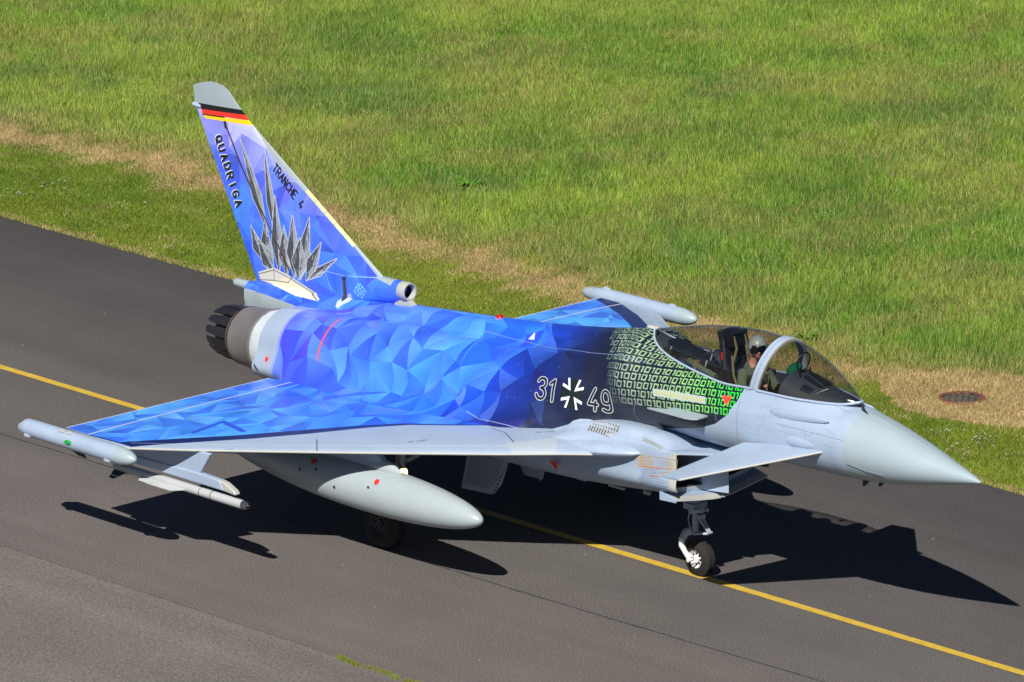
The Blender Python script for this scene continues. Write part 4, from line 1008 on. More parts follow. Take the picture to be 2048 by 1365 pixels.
def can_band(x0, x1, off0, off1, a0=0, a1=pi, na=40):
    V = []
    for x, o in ((x0, off0), (x0, off1), (x1, off1), (x1, off0)): V += [can_pt(x, a0 + (a1 - a0) * k / (na - 1), o) for k in range(na)]
    F = grid_faces(4, na, False, True) + [(0, na, 2 * na, 3 * na), (na - 1, 2 * na - 1, 3 * na - 1, 4 * na - 1)]
    return V, F
gm, gt, gb = nodes("tinted acrylic"); gt.nodes.remove(gb)
tr = N(gt, "ShaderNodeBsdfTransparent"); gl = N(gt, "ShaderNodeBsdfGlossy"); gl.inputs["Roughness"].default_value = .02
fw = N(gt, "ShaderNodeLayerWeight"); fw.inputs["Blend"].default_value = .5; fp = N(gt, "ShaderNodeMath", operation="POWER"); fp.inputs[1].default_value = 3.2; gt.links.new(fw.outputs["Facing"], fp.inputs[0]); fm_ = N(gt, "ShaderNodeMath", operation="MULTIPLY_ADD"); fm_.inputs[1].default_value = .75; fm_.inputs[2].default_value = .055; gt.links.new(fp.outputs[0], fm_.inputs[0]); mx = N(gt, "ShaderNodeMixShader")
gn = noise(gt, 3.0, 3); gr = ramp(gt, gn.outputs[0], [(.3, (.70, .70, .70)), (.7, (.78, .78, .77))]); gt.links.new(gr.outputs[0], tr.inputs[0])
gt.links.new(fm_.outputs[0], mx.inputs[0]); gt.links.new(tr.outputs[0], mx.inputs[1]); gt.links.new(gl.outputs[0], mx.inputs[2])
gt.links.new(mx.outputs[0], gt.nodes["Material Output"].inputs[0])
cano = empty("canopy", Vector((-4.6, 0, 3.05)) - OFF); cano.parent = jet
for nm, xs_ in (("canopy_glass", np.linspace(-6.11, -3.79, 34)), ("windscreen", np.linspace(-3.70, -2.20, 26))):
    V = []
    for x in xs_: V += [can_pt(x, pi * k / 40, 0) for k in range(41)]
    g = adopt(mesh(nm, V, grid_faces(len(xs_), 41), gm, None, True), cano if nm == "canopy_glass" else jet)
mb = MB(); mb.add(*can_band(-3.820, -3.762, -.025, .016)); part(mb, "canopy_bow", M['grey'], cano)
mb = MB(); mb.add(*can_band(-3.755, -3.688, -.025, .016)); part(mb, "windscreen_arch", M['grey'])
mb = MB(); mb.add(*can_band(-3.692, -3.678, -.03, .019)); part(mb, "arch_seal", M['edge'])
mb = MB()
for a in (0, pi): 
    mb.tube([can_pt(x, a, .004) for x in np.linspace(-6.13, -3.80, 30)], .016, 8)
part(mb, "canopy_rail", M['grey'], cano)
mb = MB()
P = [can_pt(x, 0, .012) for x in np.linspace(-3.70, -2.19, 20)] + [can_pt(x, pi, .012) for x in np.linspace(-2.19, -3.70, 20)]
mb.tube(P, .018, 8); part(mb, "windscreen_rail", M['grey'])
# tub
def tub_row(x, floor):
    w, zs, zt = can_at(x)[0]; w = max(w - .012, .005)
    return [(x, -w, zs), (x, -w, floor), (x, -w * .5, floor - .01), (x, w * .5, floor - .01), (x, w, floor), (x, w, zs)]
V = []; xs_ = np.concatenate([np.linspace(-6.10, -4.86, 14), np.linspace(-4.84, -3.3, 16), np.linspace(-3.28, -2.22, 10)])
for x in xs_:
    fl = (can_at(x)[0][1] - .05) if x < -4.85 else 2.45 if x < -3.29 else 3.0 - .0 * x
    if x > -3.29: fl = min(2.98 + .03, can_at(x)[0][1] - .025)
    V += tub_row(x, fl)
tub = adopt(mesh("cockpit_tub", V, grid_faces(len(xs_), 6), M['cockpit'], None, False))
mb = MB()
V = []; K = 14                                        # coaming ahead of the pilot
for i in range(K):
    x = -3.36 + i / (K - 1) * 1.12; w = max(can_at(x)[0][0] - .03, .01); h = .27 * (1 - (i / (K - 1)) ** .8)
    V += [(x, w * math.cos(pi * k / 12), 3.0 + (h + .02) * math.sin(pi * k / 12)) for k in range(13)]
mb.add(V, grid_faces(K, 13) + [tuple(range(13))]); part(mb, "coaming", M['cockpit'], tub)
CH_ = lambda x: 3.0 + .02 + .27 * (1 - max(0, min(1, (x + 3.36) / 1.12)) ** .8)
mb = MB(); mb.box((-3.02, .02, 3.155), (.30, .22, .02), (0, rad(6), 0)); mb.box((-2.98, -.22, 3.10), (.16, .10, .05), (rad(20), rad(8), rad(8))); mb.box((-2.98, -.22, 3.13), (.10, .05, .01), (rad(20), rad(8), rad(8)), 1)
mb.tube([(-3.2, .2, 3.14), (-2.9, .2, 3.13)], .012, 6, 2); mb.tube([(-3.2, -.02, 3.19), (-2.85, -.04, 3.155)], .010, 6, 2); mb.box((-2.55, -.11, 3.06), (.05, .05, .02), m=3); mb.box((-2.62, -.16, 3.05), (.03, .03, .02), m=2)
mb.tube([(-2.86, -.26, 3.06), (-2.80, -.14, 3.12), (-2.74, -.06, 3.16)], .006, 6, 2); mb.tube([(-2.50, -.17, 3.04), (-2.42, -.10, 3.075), (-2.37, .02, 3.10)], .006, 6, 2)
M['blue'] = paint("blue sticker", (40, 120, 200), .4)
mb.V = [(x, y, z + ((CH_(x) - 3.13 + .04 * (x + 2.9)) * max(0, 1 - (y / .42) ** 2) if z > 2.99 and x > -3.3 else 0)) for x, y, z in mb.V]
part(mb, "instrument_panel", [M['cockpit2'], M['black'], M['steel'], M['blue'], M['visor']], tub, smooth=False)
mb = MB(); n = 28                                      # head-up display
def disc(c, r, nrm, up, k=28):
    nrm = Vector(nrm).normalized(); a = Vector(up).cross(nrm).normalized(); b = nrm.cross(a); return [Vector(c) + a * r * math.cos(2*pi*i/k) + b * r * 1.15 * math.sin(2*pi*i/k) for i in range(k)]
ring = disc((-3.27, 0, 3.42), .115, (-1, 0, .25), (0, 0, 1)); mb.tube(ring + [ring[0]], .012, 6); mb.tube([(-3.22, -.1, 3.18), (-3.25, -.10, 3.33)], .012, 6); mb.tube([(-3.22, .1, 3.18), (-3.25, .10, 3.33)], .012, 6)
ring = disc((-3.42, -.02, 3.29), .10, (.1, -.62, .7), (0, 1, 0)); mb.tube(ring + [ring[0]], .008, 6)
hud = part(mb, "head_up_display", M['black'], tub)
hg, ht, hb = nodes("green combiner glass"); hb.inputs["Base Color"].default_value = (.015, .22, .09, 1); hb.inputs["Roughness"].default_value = .1; hb.inputs["Coat Weight"].default_value = .6
hn = noise(ht, 8, 2); hr = ramp(ht, hn.outputs[0], [(.3, (.005, .07, .035)), (.7, (.012, .15, .065))]); ht.links.new(hr.outputs[0], hb.inputs["Base Color"])
mb = MB(); mb.add([p - Vector((0, 0, .004)) for p in ring] + [p + Vector((0, 0, .004)) for p in ring], grid_faces(2, 28, True) + [tuple(range(28)), tuple(range(28, 56))]); part(mb, "combiner", hg, hud, smooth=False)
mb = MB(); mb.box((-3.36, 0, 2.92), (.06, .62, .42), (0, rad(-12), 0), 1); part(mb, "display_panel", [M['cockpit2'], M['black']], tub, smooth=False)
for y in (-.2, 0, .2):
    mb = MB(); mb.box((-3.405, y, 2.92), (.02, .15, .15), (0, rad(-12), 0)); part(mb, "screen", M['visor'], tub, smooth=False)
# clutter on the deck behind the seat
mb = MB(); random.seed(4)
for i in range(46):
    x = random.uniform(-5.75, -4.85); w, zs, _ = can_at(x)[0]; y = random.uniform(-w * .8, w * .8)
    mb.box((x, y, zs - .05 + random.uniform(0, .05)), (random.uniform(.04, .2), random.uniform(.03, .12), random.uniform(.04, .16)), (0, 0, random.uniform(-.4, .4)), random.choice([0, 0, 1, 1, 2]))
mb.box((-5.35, 0, 3.12), (.9, .18, .16), (0, rad(9), 0), 0)
for i in range(6):
    y = random.uniform(-.3, .3); mb.tube([(-5.6, y * .5, 3.2), (-5.3, y, 3.14), (-5.0, y * 1.1, 3.2), (-4.8, y, 3.05)], .014, 6, random.choice([1, 3]))
mb.tube([(-5.2, -.26, 3.12), (-4.95, -.31, 3.08), (-4.6, -.34, 3.02)], .045, 10, 3); mb.tube([(-5.02, -.30, 3.05), (-5.02, -.30, 3.16)], .05, 10, 4)
for x, y in ((-5.66, -.18), (-5.15, .12), (-4.78, -.36), (-4.95, -.1)): mb.tube([(x, y, 3.14), (x + .03, y, 3.22)], .012, 6, 5)
part(mb, "rear_deck_equipment", [M['cockpit2'], M['cockpit'], M['black'], M['suit'], M['strap'], M['white']], tub, smooth=False)
# ejection seat
seat = empty("ejection_seat", Vector((-4.5, 0, 2.5)) - OFF); seat.parent = jet
mb = MB(); mb.box((-4.30, 0, 2.62), (.46, .42, .16)); part(mb, "seat_cushion", M['vest'], seat)
mb = MB(); mb.box((-4.56, 0, 3.0), (.12, .40, .75), (0, rad(-12), 0)); bevel(part(mb, "backrest", M['cockpit2'], seat, smooth=False), .02)
mb = MB(); mb.box((-4.55, 0, 3.50), (.15, .30, .20), (0, rad(-14), 0)); mb.box((-4.66, .0, 3.42), (.10, .34, .40), (0, rad(-14), 0), 1); mb.tube([(-4.50, -.13, 3.60), (-4.50, .13, 3.60)], .035, 10, 1)
bevel(part(mb, "headrest", [M['black'], M['cockpit2']], seat, smooth=False), .015)
mb = MB()
for y in (-.10, .10): mb.tube([(-4.50, y, 3.56), (-4.44, y, 3.40), (-4.46, y * 1.5, 3.2)], .018, 8, 0)
mb.tube([(-4.60, -.19, 3.5), (-4.56, -.20, 3.1)], .02, 8, 1); mb.box((-4.62, -.20, 3.28), (.03, .02, .10), m=2); mb.tube([(-4.48, -.15, 3.3), (-4.40, -.20, 3.05), (-4.3, -.22, 2.9)], .016, 6, 0)
part(mb, "harness", [M['strap'], M['steel'], M['redp']], seat)
mb = MB(); mb.box((-3.98, .26, 3.48), (.05, .03, .14), (0, rad(35), 0)); part(mb, "canopy_handle", M['black'], cano)

# pilot: one skinned figure
pilot = empty("person", (-4.25, 0, 2.55))
tag(pilot, "pilot in olive flight suit and grey helmet with dark visor, seated in the cockpit", "person")
def skinned(name, verts, edges, radii, mat, parent, levels=2, root=0):
    me = bpy.data.meshes.new(name); me.from_pydata([tuple(v) for v in verts], edges, []); me.materials.append(mat)
    o = bpy.data.objects.new(name, me); COL.objects.link(o)
    sk = o.modifiers.new("skin", 'SKIN')
    if not me.skin_vertices: me.attributes  # created by modifier
    sv = me.skin_vertices[0].data if me.skin_vertices else None
    if sv is None:
        import bmesh as _b
        bm = _b.new(); bm.from_mesh(me); bm.verts.layers.skin.verify(); bm.to_mesh(me); bm.free(); sv = me.skin_vertices[0].data
    for i, r in enumerate(radii):
        sv[i].radius = (r, r) if isinstance(r, (int, float)) else r; sv[i].use_root = (i == root)
    sk.use_smooth_shade = True
    ss = o.modifiers.new("subdivision", 'SUBSURF'); ss.levels = levels; ss.render_levels = levels
    return adopt(o, parent)
M['skin'] = paint("skin", (205, 150, 124), .5, amt=.08)
bv = [(-4.25,0,2.66),(-4.27,0,2.86),(-4.26,0,3.06),(-4.23,0,3.19),(-4.20,0,3.27),(-4.16,0,3.36),(-4.15,0,3.46),(-4.15,0,3.53)]
be = [(i, i + 1) for i in range(7)]; br = [.15,(.13,.15),(.12,.16),(.075,.09),.055,.075,.095,.07]
def limb(pts, rr, at):
    k = len(bv); bv.extend(pts); br.extend(rr); be.append((at, k)); be.extend((k + i, k + i + 1) for i in range(len(pts) - 1)); return len(bv) - 1
hr_ = limb([(-4.22,-.18,3.12),(-4.16,-.28,2.98),(-4.04,-.335,2.93),(-3.90,-.33,2.985),(-3.80,-.315,3.03)], [.066,.055,.046,.036,.028], 2)
palm = limb([(-3.76,-.305,3.05),(-3.725,-.30,3.065)], [.030,.028], hr_)
hl_ = limb([(-4.22,.18,3.12),(-4.14,.27,2.94),(-4.0,.26,2.80),(-3.85,.2,2.76),(-3.76,.15,2.78)], [.066,.055,.046,.036,.028], 2)
for s_ in (-1, 1): limb([(-4.18, s_ * .1, 2.68), (-3.85, s_ * .13, 2.78), (-3.6, s_ * .14, 2.55)], [.09, .07, .05], 0)
for k, (dy, L) in enumerate(((-.022, .034), (-.008, .040), (.007, .038), (.020, .030))):
    limb([(-3.70, -.30 + dy, 3.070), (-3.70 + L * .55, -.30 + dy * 1.1, 3.062), (-3.70 + L * .62, -.30 + dy * 1.1, 3.045)], [.0095, .0085, .0075], palm)
limb([(-3.745, -.268, 3.062), (-3.72, -.262, 3.052)], [.010, .0085], palm - 1)
skinned("body", bv, be, br, M['skin'], pilot)
# flight suit follows the body, open at neck and wrists
sv_, se_, sr_ = [], [], []
def sl(pts, rr, at=None):
    k = len(sv_); sv_.extend(pts); sr_.extend(rr)
    if at is not None: se_.append((at, k))
    se_.extend((k + i, k + i + 1) for i in range(len(pts) - 1)); return len(sv_) - 1
sl([(-4.25,0,2.66),(-4.27,0,2.86),(-4.26,0,3.06),(-4.235,0,3.185),(-4.215,0,3.225)], [.17,(.15,.17),(.14,.185),(.10,.12),.075])
sl([(-4.22,-.19,3.12),(-4.16,-.285,2.985),(-4.04,-.335,2.94),(-3.90,-.33,2.99),(-3.82,-.318,3.02)], [.088,.074,.064,.052,.040], 2)
sl([(-4.22,.19,3.12),(-4.14,.275,2.94),(-4.0,.265,2.80),(-3.85,.205,2.76)], [.088,.074,.062,.05], 2)
for s_ in (-1, 1): sl([(-4.18, s_ * .1, 2.68), (-3.85, s_ * .13, 2.78), (-3.6, s_ * .14, 2.55)], [.11, .088, .07], 0)
skinned("flight_suit", sv_, se_, sr_, M['suit'], pilot)
vv_ = [(-4.235, 0, 2.80), (-4.225, 0, 2.95), (-4.22, 0, 3.09), (-4.22, -.10, 3.16), (-4.22, .10, 3.16)]
skinned("survival_vest", vv_, [(0, 1), (1, 2), (2, 3), (2, 4)], [(.17, .16), (.165, .165), (.15, .15), .085, .085], M['vest'], pilot, 1)
mb = MB()
for x, y, z, g in ((-4.10, -.14, 3.05, 0), (-4.07, -.05, 2.96, 0), (-4.08, .10, 3.02, 0), (-4.10, -.17, 2.92, 0)): mb.box((x, y, z), (.05, .08, .10), (0, rad(-8), rad(-20 if y < 0 else 20)))
mb.tube([(-4.12, -.10, 3.16), (-4.06, -.12, 3.02), (-4.06, -.08, 2.85)], .014, 6, 1); mb.tube([(-4.12, .10, 3.16), (-4.06, .12, 3.02), (-4.06, .08, 2.85)], .014, 6, 1); mb.box((-4.04, -.13, 3.0), (.03, .02, .03), m=2)
mb.tube([(-4.05, -.10, 3.28), (-4.0, -.16, 3.12), (-3.98, -.2, 2.95)], .018, 8, 3)
bevel(part(mb, "vest_pouch", [M['vest'], M['strap'], M['yellowp'], M['cockpit2']], pilot, smooth=False), .008)
# face turned towards the camera side
HC = Vector((-4.125, -.01, 3.455)); HR = Matrix.Rotation(rad(-38), 3, 'Z')
def ell(c, r, n=28, m=18, cut=None, fn=None):
    V = []; 
    for i in range(m + 1):
        t = pi * i / m
        for k in range(n):
            p = Vector((r[0] * math.sin(t) * math.cos(2*pi*k/n), r[1] * math.sin(t) * math.sin(2*pi*k/n), r[2] * math.cos(t)))
            if fn: p = fn(p)
            V.append(HC + HR @ (Vector(c) + p))
    return V, grid_faces(m + 1, n, True)
def face_shape(p):
    q = p.copy()
    if q.z < 0: q.y *= 1 + q.z * 2.2; q.x *= 1 + q.z * .7
    d = math.exp(-((q.y / .018) ** 2 + ((q.z + .012) / .028) ** 2)); q.x += .026 * d * (1 if q.x > 0 else 0)
    for s in (-1, 1): q.x -= .010 * math.exp(-(((q.y - s * .03) / .016) ** 2 + ((q.z - .022) / .014) ** 2)) * (1 if q.x > 0 else 0)
    q.x += .007 * math.exp(-((q.y / .026) ** 2 + ((q.z + .058) / .010) ** 2)) * (1 if q.x > 0 else 0) + .010 * math.exp(-((q.y / .02) ** 2 + ((q.z + .096) / .014) ** 2)) * (1 if q.x > 0 else 0)
    return q
mb = MB(); mb.add(*ell((.022, 0, -.035), (.102, .078, .118), 40, 36, fn=face_shape)); hd = part(mb, "face", M['skin'], pilot)
mb = MB(); mb.tube([HC + HR @ Vector((.118 + .004 * math.cos(a), .026 * math.sin(a), -.094)) for a in np.linspace(-1.3, 1.3, 7)], .0045, 6); part(mb, "lips", M['redst'], hd)
def helm(p):
    q = p.copy(); q.x = q.x if q.x < .06 else .06 + (q.x - .06) * .9; return q
V, F = ell((-.008, 0, .015), (.148, .126, .148), 40, 26, fn=helm)
keep = []
for f in F:
    c = sum((HR.transposed() @ (Vector(V[i]) - HC) for i in f), Vector()) / 4
    if not (c.z < -.10 or (c.x > .035 and c.z < -.0)): keep.append(f)
mb = MB(); mb.add(V, keep); h_ = part(mb, "helmet", M['helmet'], pilot)
so_ = h_.modifiers.new("solidify", 'SOLIDIFY'); so_.thickness = .012; so_.offset = 0
V, F = ell((-.002, 0, .012), (.146, .128, .150), 40, 30)
keep = [f for f in F if (lambda c: c.x > .02 and -.050 < c.z < .056 and abs(c.y) < .125)(sum((HR.transposed() @ (Vector(V[i]) - HC) for i in f), Vector()) / 4)]
mb = MB(); mb.add(V, keep); v_ = part(mb, "visor", M['visor'], h_); q_ = v_.modifiers.new("solidify", 'SOLIDIFY'); q_.thickness = .006
mb = MB(); mb.box(HC + HR @ Vector((.142, 0, .064)), (.02, .03, .02)); part(mb, "visor_knob", M['white'], h_, smooth=False)
mb = MB(); mb.tube([HC + HR @ Vector((.05, .10, -.09)), HC + HR @ Vector((.10, .07, -.105)), HC + HR @ Vector((.135, .03, -.10))], .006, 6)
part(mb, "microphone", M['black'], h_)

# ================================================================== setting
def gcoord(t):
    g = t.nodes.new("ShaderNodeNewGeometry"); return g.outputs["Position"]
def sep(t, v):
    s_ = t.nodes.new("ShaderNodeSeparateXYZ"); t.links.new(v, s_.inputs[0]); return s_
def math_(t, op, a, b=None, clamp=False):
    m = t.nodes.new("ShaderNodeMath"); m.operation = op; m.use_clamp = clamp
    for i, v in enumerate((a, b)):
        if v is None: continue
        if isinstance(v, (int, float)): m.inputs[i].default_value = v
        else: t.links.new(v, m.inputs[i])
    return m.outputs[0]
def sheet(name, x0, x1, y0, y1, z, mat, nx=2, ny=2, kind='structure', wob=0.0, seed=1):
    rs = np.random.RandomState(seed); V = []
    for i in range(nx):
        for j in range(ny):
            x = x0 + (x1 - x0) * i / (nx - 1); y = y0 + (y1 - y0) * j / (ny - 1); V.append((x, y, z))
    o = mesh(name, V, grid_faces(nx, ny), mat, None, False); o["kind"] = kind; return o

# soil and mown verge: one sheet to the horizon
sm, st, sb = nodes("verge soil and thatch"); P_ = gcoord(st)
n1 = noise(st, .55, 5, .6, P_); n2 = noise(st, 9, 4, .7, P_); n3 = noise(st, 60, 3, .7, P_)
sy_ = sep(st, P_); yj = math_(st, 'ADD', sy_.outputs[1], math_(st, 'MULTIPLY', math_(st, 'SUBTRACT', n1.outputs[0], .5), 3.0))
dry = ramp(st, math_(st, 'DIVIDE', yj, 40), [(.19, (0, 0, 0)), (.228, (1, 1, 1)), (.262, (1, 1, 1)), (.30, (.0, .0, .0))])
gr_ = ramp(st, n2.outputs[0], [(.3, (.045, .075, .014)), (.55, (.09, .13, .028)), (.75, (.15, .16, .06))])
dr_ = ramp(st, n2.outputs[0], [(.3, (.22, .16, .07)), (.6, (.38, .29, .14)), (.8, (.48, .39, .21))])
c1 = mixc(st, dry.outputs[0], gr_.outputs[0], dr_.outputs[0])
v3 = ramp(st, n3.outputs[0], [(.3, (.55,) * 3), (.7, (1.2,) * 3)]); c1 = mixc(st, 1.0, c1, v3.outputs[0], 'MULTIPLY')
st.links.new(c1, sb.inputs["Base Color"]); sb.inputs["Roughness"].default_value = .95; sb.inputs["Specular IOR Level"].default_value = .1
sheet("ground", -1500, 1500, -1500, 1500, -.03, sm)

def asphalt(name, base, warm, rough=.85):
    m, t, b = nodes(name); P = gcoord(t)
    a = noise(t, 42 if base else 26, 3, .85, P); c = noise(t, .35, 5, .6, P); d = noise(t, 190, 2, .8, P)
    sv = sep(t, P); mp = t.nodes.new("ShaderNodeMapping"); mp.inputs["Scale"].default_value = (.05, 1.2, 1); t.links.new(P, mp.inputs[0])
    lane = noise(t, 1.0, 4, .55, mp.outputs[0])
    col = ramp(t, a.outputs[0], [(.34, tuple(v * (.35 if base else .6) for v in warm)), (.48, warm), (.58, tuple(v * 1.3 for v in warm)), (.68, tuple(v * (2.6 if base else 1.7) for v in warm))])
    f1 = ramp(t, c.outputs[0], [(.3, (.90,) * 3), (.7, (1.08,) * 3)]); f2 = ramp(t, lane.outputs[0], [(.3, (.88,) * 3), (.7, (1.08,) * 3)])
    x = mixc(t, 1, col.outputs[0], f1.outputs[0], 'MULTIPLY'); x = mixc(t, 1, x, f2.outputs[0], 'MULTIPLY')
    vor = t.nodes.new("ShaderNodeTexVoronoi"); vor.inputs["Scale"].default_value = 3.2; t.links.new(P, vor.inputs["Vector"])
    spk = math_(t, 'LESS_THAN', vor.outputs["Distance"], .022); x = mixc(t, spk, x, (.42, .40, .36))
    # older, browner surface near the camera side of the seam; fresher and darker towards the grass
    f3 = ramp(t, math_(t, 'ADD', math_(t, 'MULTIPLY', sv.outputs[1], .08), .5, True), [(.2, (1.08, 1.05, 1.03)), (.40, (1.0, .99, .98)), (.60, (.80, .80, .82)), (.95, (.52, .53, .56))])
    if base: x = mixc(t, 1, x, f3.outputs[0], 'MULTIPLY')
    t.links.new(x, b.inputs["Base Color"]); b.inputs["Roughness"].default_value = rough; b.inputs["Specular IOR Level"].default_value = .25
    bm_ = t.nodes.new("ShaderNodeBump"); bm_.inputs["Strength"].default_value = .35; bm_.inputs["Distance"].default_value = .006; t.links.new(a.outputs[0], bm_.inputs["Height"]); t.links.new(bm_.outputs[0], b.inputs["Normal"])
    return m
AS = asphalt("taxiway asphalt", True, (.106, .097, .093)); AS2 = asphalt("old shoulder asphalt", False, (.134, .120, .113))
def ragged(name, x0, x1, y0, y1, z, mat, n, amp, lo_amp=0.0, seed=3):
    rs = np.random.RandomState(seed); xs = np.linspace(x0, x1, n); w = np.zeros(n)
    for f, a in ((3, .3), (11, .3), (37, .5), (90, .6)): w += a * np.interp(np.linspace(0, f, n), np.arange(f + 1), rs.uniform(-1, 1, f + 1))
    w2 = rs.uniform(-1, 1, n)
    V = [(x, y0 + lo_amp * (w[::-1][i] + .5 * w2[i]), z) for i, x in enumerate(xs)] + [(x, y1 + amp * (w[i] + .4 * w2[i]), z) for i, x in enumerate(xs)]
    o = mesh(name, V, [(i, i + 1, n + i + 1, n + i) for i in range(n - 1)], mat, None, False); o["kind"] = "structure"; return o
ragged("taxiway", -160, 120, -5.88, 5.97, 0.0, AS, 2600, .045, .03)
ragged("taxiway_shoulder", -160, 120, -60, -5.80, -.006, AS2, 30, 0)
sheet("taxiway_far_end", -1400, -160, -60, 5.97, -.004, AS2); sheet("taxiway_near_end", 120, 1400, -60, 5.97, -.004, AS2)
# yellow centre line, worn
ym, yt_, yb = nodes("worn yellow line paint"); P_ = gcoord(yt_); n1 = noise(yt_, 90, 3, .7, P_); n2 = noise(yt_, 5, 4, .6, P_)
yc_ = ramp(yt_, n2.outputs[0], [(.3, (.50, .33, .03)), (.7, (.62, .42, .055))]); y2 = ramp(yt_, n1.outputs[0], [(.54, (1, 1, 1)), (.66, (.45, .4, .35))])
yt_.links.new(mixc(yt_, 1, yc_.outputs[0], y2.outputs[0], 'MULTIPLY'), yb.inputs["Base Color"]); yb.inputs["Roughness"].default_value = .7
o = ragged("centre_line", -160, 120, -.075, .075, .004, ym, 1800, .006, .006, 9)
# crack along the lane joint
cm = paint("crack filler", (34, 32, 33), .8)
rs = np.random.RandomState(12); xs = np.arange(-45, 12, .05); w = np.cumsum(rs.uniform(-1, 1, len(xs))) * .004; w -= np.linspace(w[0], w[-1], len(w)); y = -2.30 + (xs + 18) * .012 + w + rs.uniform(-.006, .006, len(xs))
hw = .006 + .006 * rs.rand(len(xs)) + (rs.rand(len(xs)) > .93) * .008
V = [(a, b - c, .003) for a, b, c in zip(xs, y, hw)] + [(a, b + c, .003) for a, b, c in zip(xs, y, hw)]; n = len(xs)
o = mesh("pavement_crack", V, [(i, i + 1, n + i + 1, n + i) for i in range(n - 1)], cm, None, False); o["kind"] = "structure"
# chips and scuffs on the asphalt
mb = MB(); rs = np.random.RandomState(3)
for i in range(260):
    x, y = rs.uniform(-30, 6), rs.uniform(-10, 5.8); r = rs.uniform(.004, .013)
    mb.box((x, y, .003 + r * .3), (r, r * rs.uniform(.6, 1.4), r * .7), (0, 0, rs.uniform(0, 3)), int(rs.rand() > .5))
o = mb.build("grit", [M['edge'], AS2], smooth=False); o["kind"] = "stuff"; o["label"] = "pale grit scattered on the asphalt"; o["category"] = "grit"

# ------------------------------------------------------------------ grass, blade by blade
def vnoise(x, y, s, seed):
    rs = np.random.RandomState(seed); T = rs.rand(256, 256); u, v = x / s, y / s; i, j = np.floor(u).astype(int), np.floor(v).astype(int); a, b = u - i, v - j
    a = a * a * (3 - 2 * a); b = b * b * (3 - 2 * b); g = lambda p, q: T[p % 256, q % 256]
    return g(i, j) * (1 - a) * (1 - b) + g(i + 1, j) * a * (1 - b) + g(i, j + 1) * (1 - a) * b + g(i + 1, j + 1) * a * b
def fbm(x, y, s, seed, o=4): return sum(vnoise(x, y, s / 2 ** k, seed + k) * .5 ** (k + 1) for k in range(o)) / (1 - .5 ** o)
cp = np.array(cam.matrix_world.translation)
def in_view(x, y, pad=1.08):
    d = np.stack([x - cp[0], y - cp[1], -cp[2] + 0 * x], -1); z = d @ np.array(_F); u = d @ np.array(_R) / z; v = d @ np.array(_U) / z
    k = 18 / 227.435; return (np.abs(u) < k * pad + .006) & (np.abs(v) < k * 682 / 1024 * pad + .010)
def drain_d(x, y): return np.hypot(x + 9.17, y - 9.12)
def edge_y(x): return np.interp(x, [-60, -34, -30, -25, -19, -14.5, -12.5, -11, -9.8, -9, -5], [10.2, 10.3, 10.8, 10.4, 10.0, 9.8, 9.4, 9.5, 10.5, 10.6, 10.3]) + (vnoise(x, 0 * x, .35, 77) - .5) * .5
def blades(name, n, region, hfun, wbase, colfun, mat, seed, lean=.35, label=None, cat="grass"):
    rs = np.random.RandomState(seed); X = []; Y = []
    got = 0
    while got < n:
        x = rs.uniform(-48, 3, n); y = rs.uniform(5.85, 36, n); k = in_view(x, y) & region(x, y, rs); X.append(x[k]); Y.append(y[k]); got += k.sum()
    x = np.concatenate(X)[:n]; y = np.concatenate(Y)[:n]
    h = hfun(x, y) * rs.uniform(.55, 1.25, n); w = wbase * rs.uniform(.6, 1.3, n); a = rs.uniform(0, pi, n); ld = rs.uniform(0, 2 * pi, n) * .6 + .5; lm_ = h * lean * rs.rand(n) ** .8
    dx, dy = np.cos(a) * w / 2, np.sin(a) * w / 2; z0 = -.03
    bx, by = np.cos(ld) * lm_, np.sin(ld) * lm_
    V = np.empty((n, 5, 3), np.float32)
    V[:, 0] = np.stack([x - dx, y - dy, 0 * x + z0], -1); V[:, 1] = np.stack([x + dx, y + dy, 0 * x + z0], -1)
    V[:, 2] = np.stack([x + dx * .8 + bx * .35, y + dy * .8 + by * .35, z0 + h * .55], -1); V[:, 3] = np.stack([x - dx * .8 + bx * .35, y - dy * .8 + by * .35, z0 + h * .55], -1)
    V[:, 4] = np.stack([x + bx, y + by, z0 + h], -1)
    b = np.arange(n, dtype=np.int32)[:, None] * 5
    me = bpy.data.meshes.new(name); me.vertices.add(n * 5); me.vertices.foreach_set("co", V.ravel())
    me.loops.add(n * 7); me.loops.foreach_set("vertex_index", np.concatenate([b + np.array([0, 1, 2, 3]), b + np.array([3, 2, 4])], 1).astype(np.int32).ravel())
    me.polygons.add(n * 2); ls = np.arange(n)[:, None] * 7 + np.array([0, 4]); me.polygons.foreach_set("loop_start", ls.astype(np.int32).ravel())
    me.update(calc_edges=True)
    at = me.attributes.new("tone", 'FLOAT_COLOR', 'POINT'); c = np.ones((n, 5, 4), np.float32); c[:, :, :3] = colfun(x, y, rs)[:, None, :]; at.data.foreach_set("color", c.ravel())
    me.materials.append(mat); me.validate(); o = bpy.data.objects.new(name, me); COL.objects.link(o)
    o["kind"] = "stuff"; o["label"] = label; o["category"] = cat; return o
gmat, gt_, gb_ = nodes("grass blade"); at = N(gt_, "ShaderNodeAttribute", attribute_name="tone"); gt_.links.new(at.outputs["Color"], gb_.inputs["Base Color"])
gb_.inputs["Roughness"].default_value = .55; gb_.inputs["Specular IOR Level"].default_value = .12
tl = N(gt_, "ShaderNodeBsdfTranslucent"); gt_.links.new(at.outputs["Color"], tl.inputs[0]); ms = N(gt_, "ShaderNodeMixShader"); ms.inputs[0].default_value = .35
gt_.links.new(gb_.outputs[0], ms.inputs[1]); gt_.links.new(tl.outputs[0], ms.inputs[2]); gt_.links.new(ms.outputs[0], gt_.nodes["Material Output"].inputs[0])
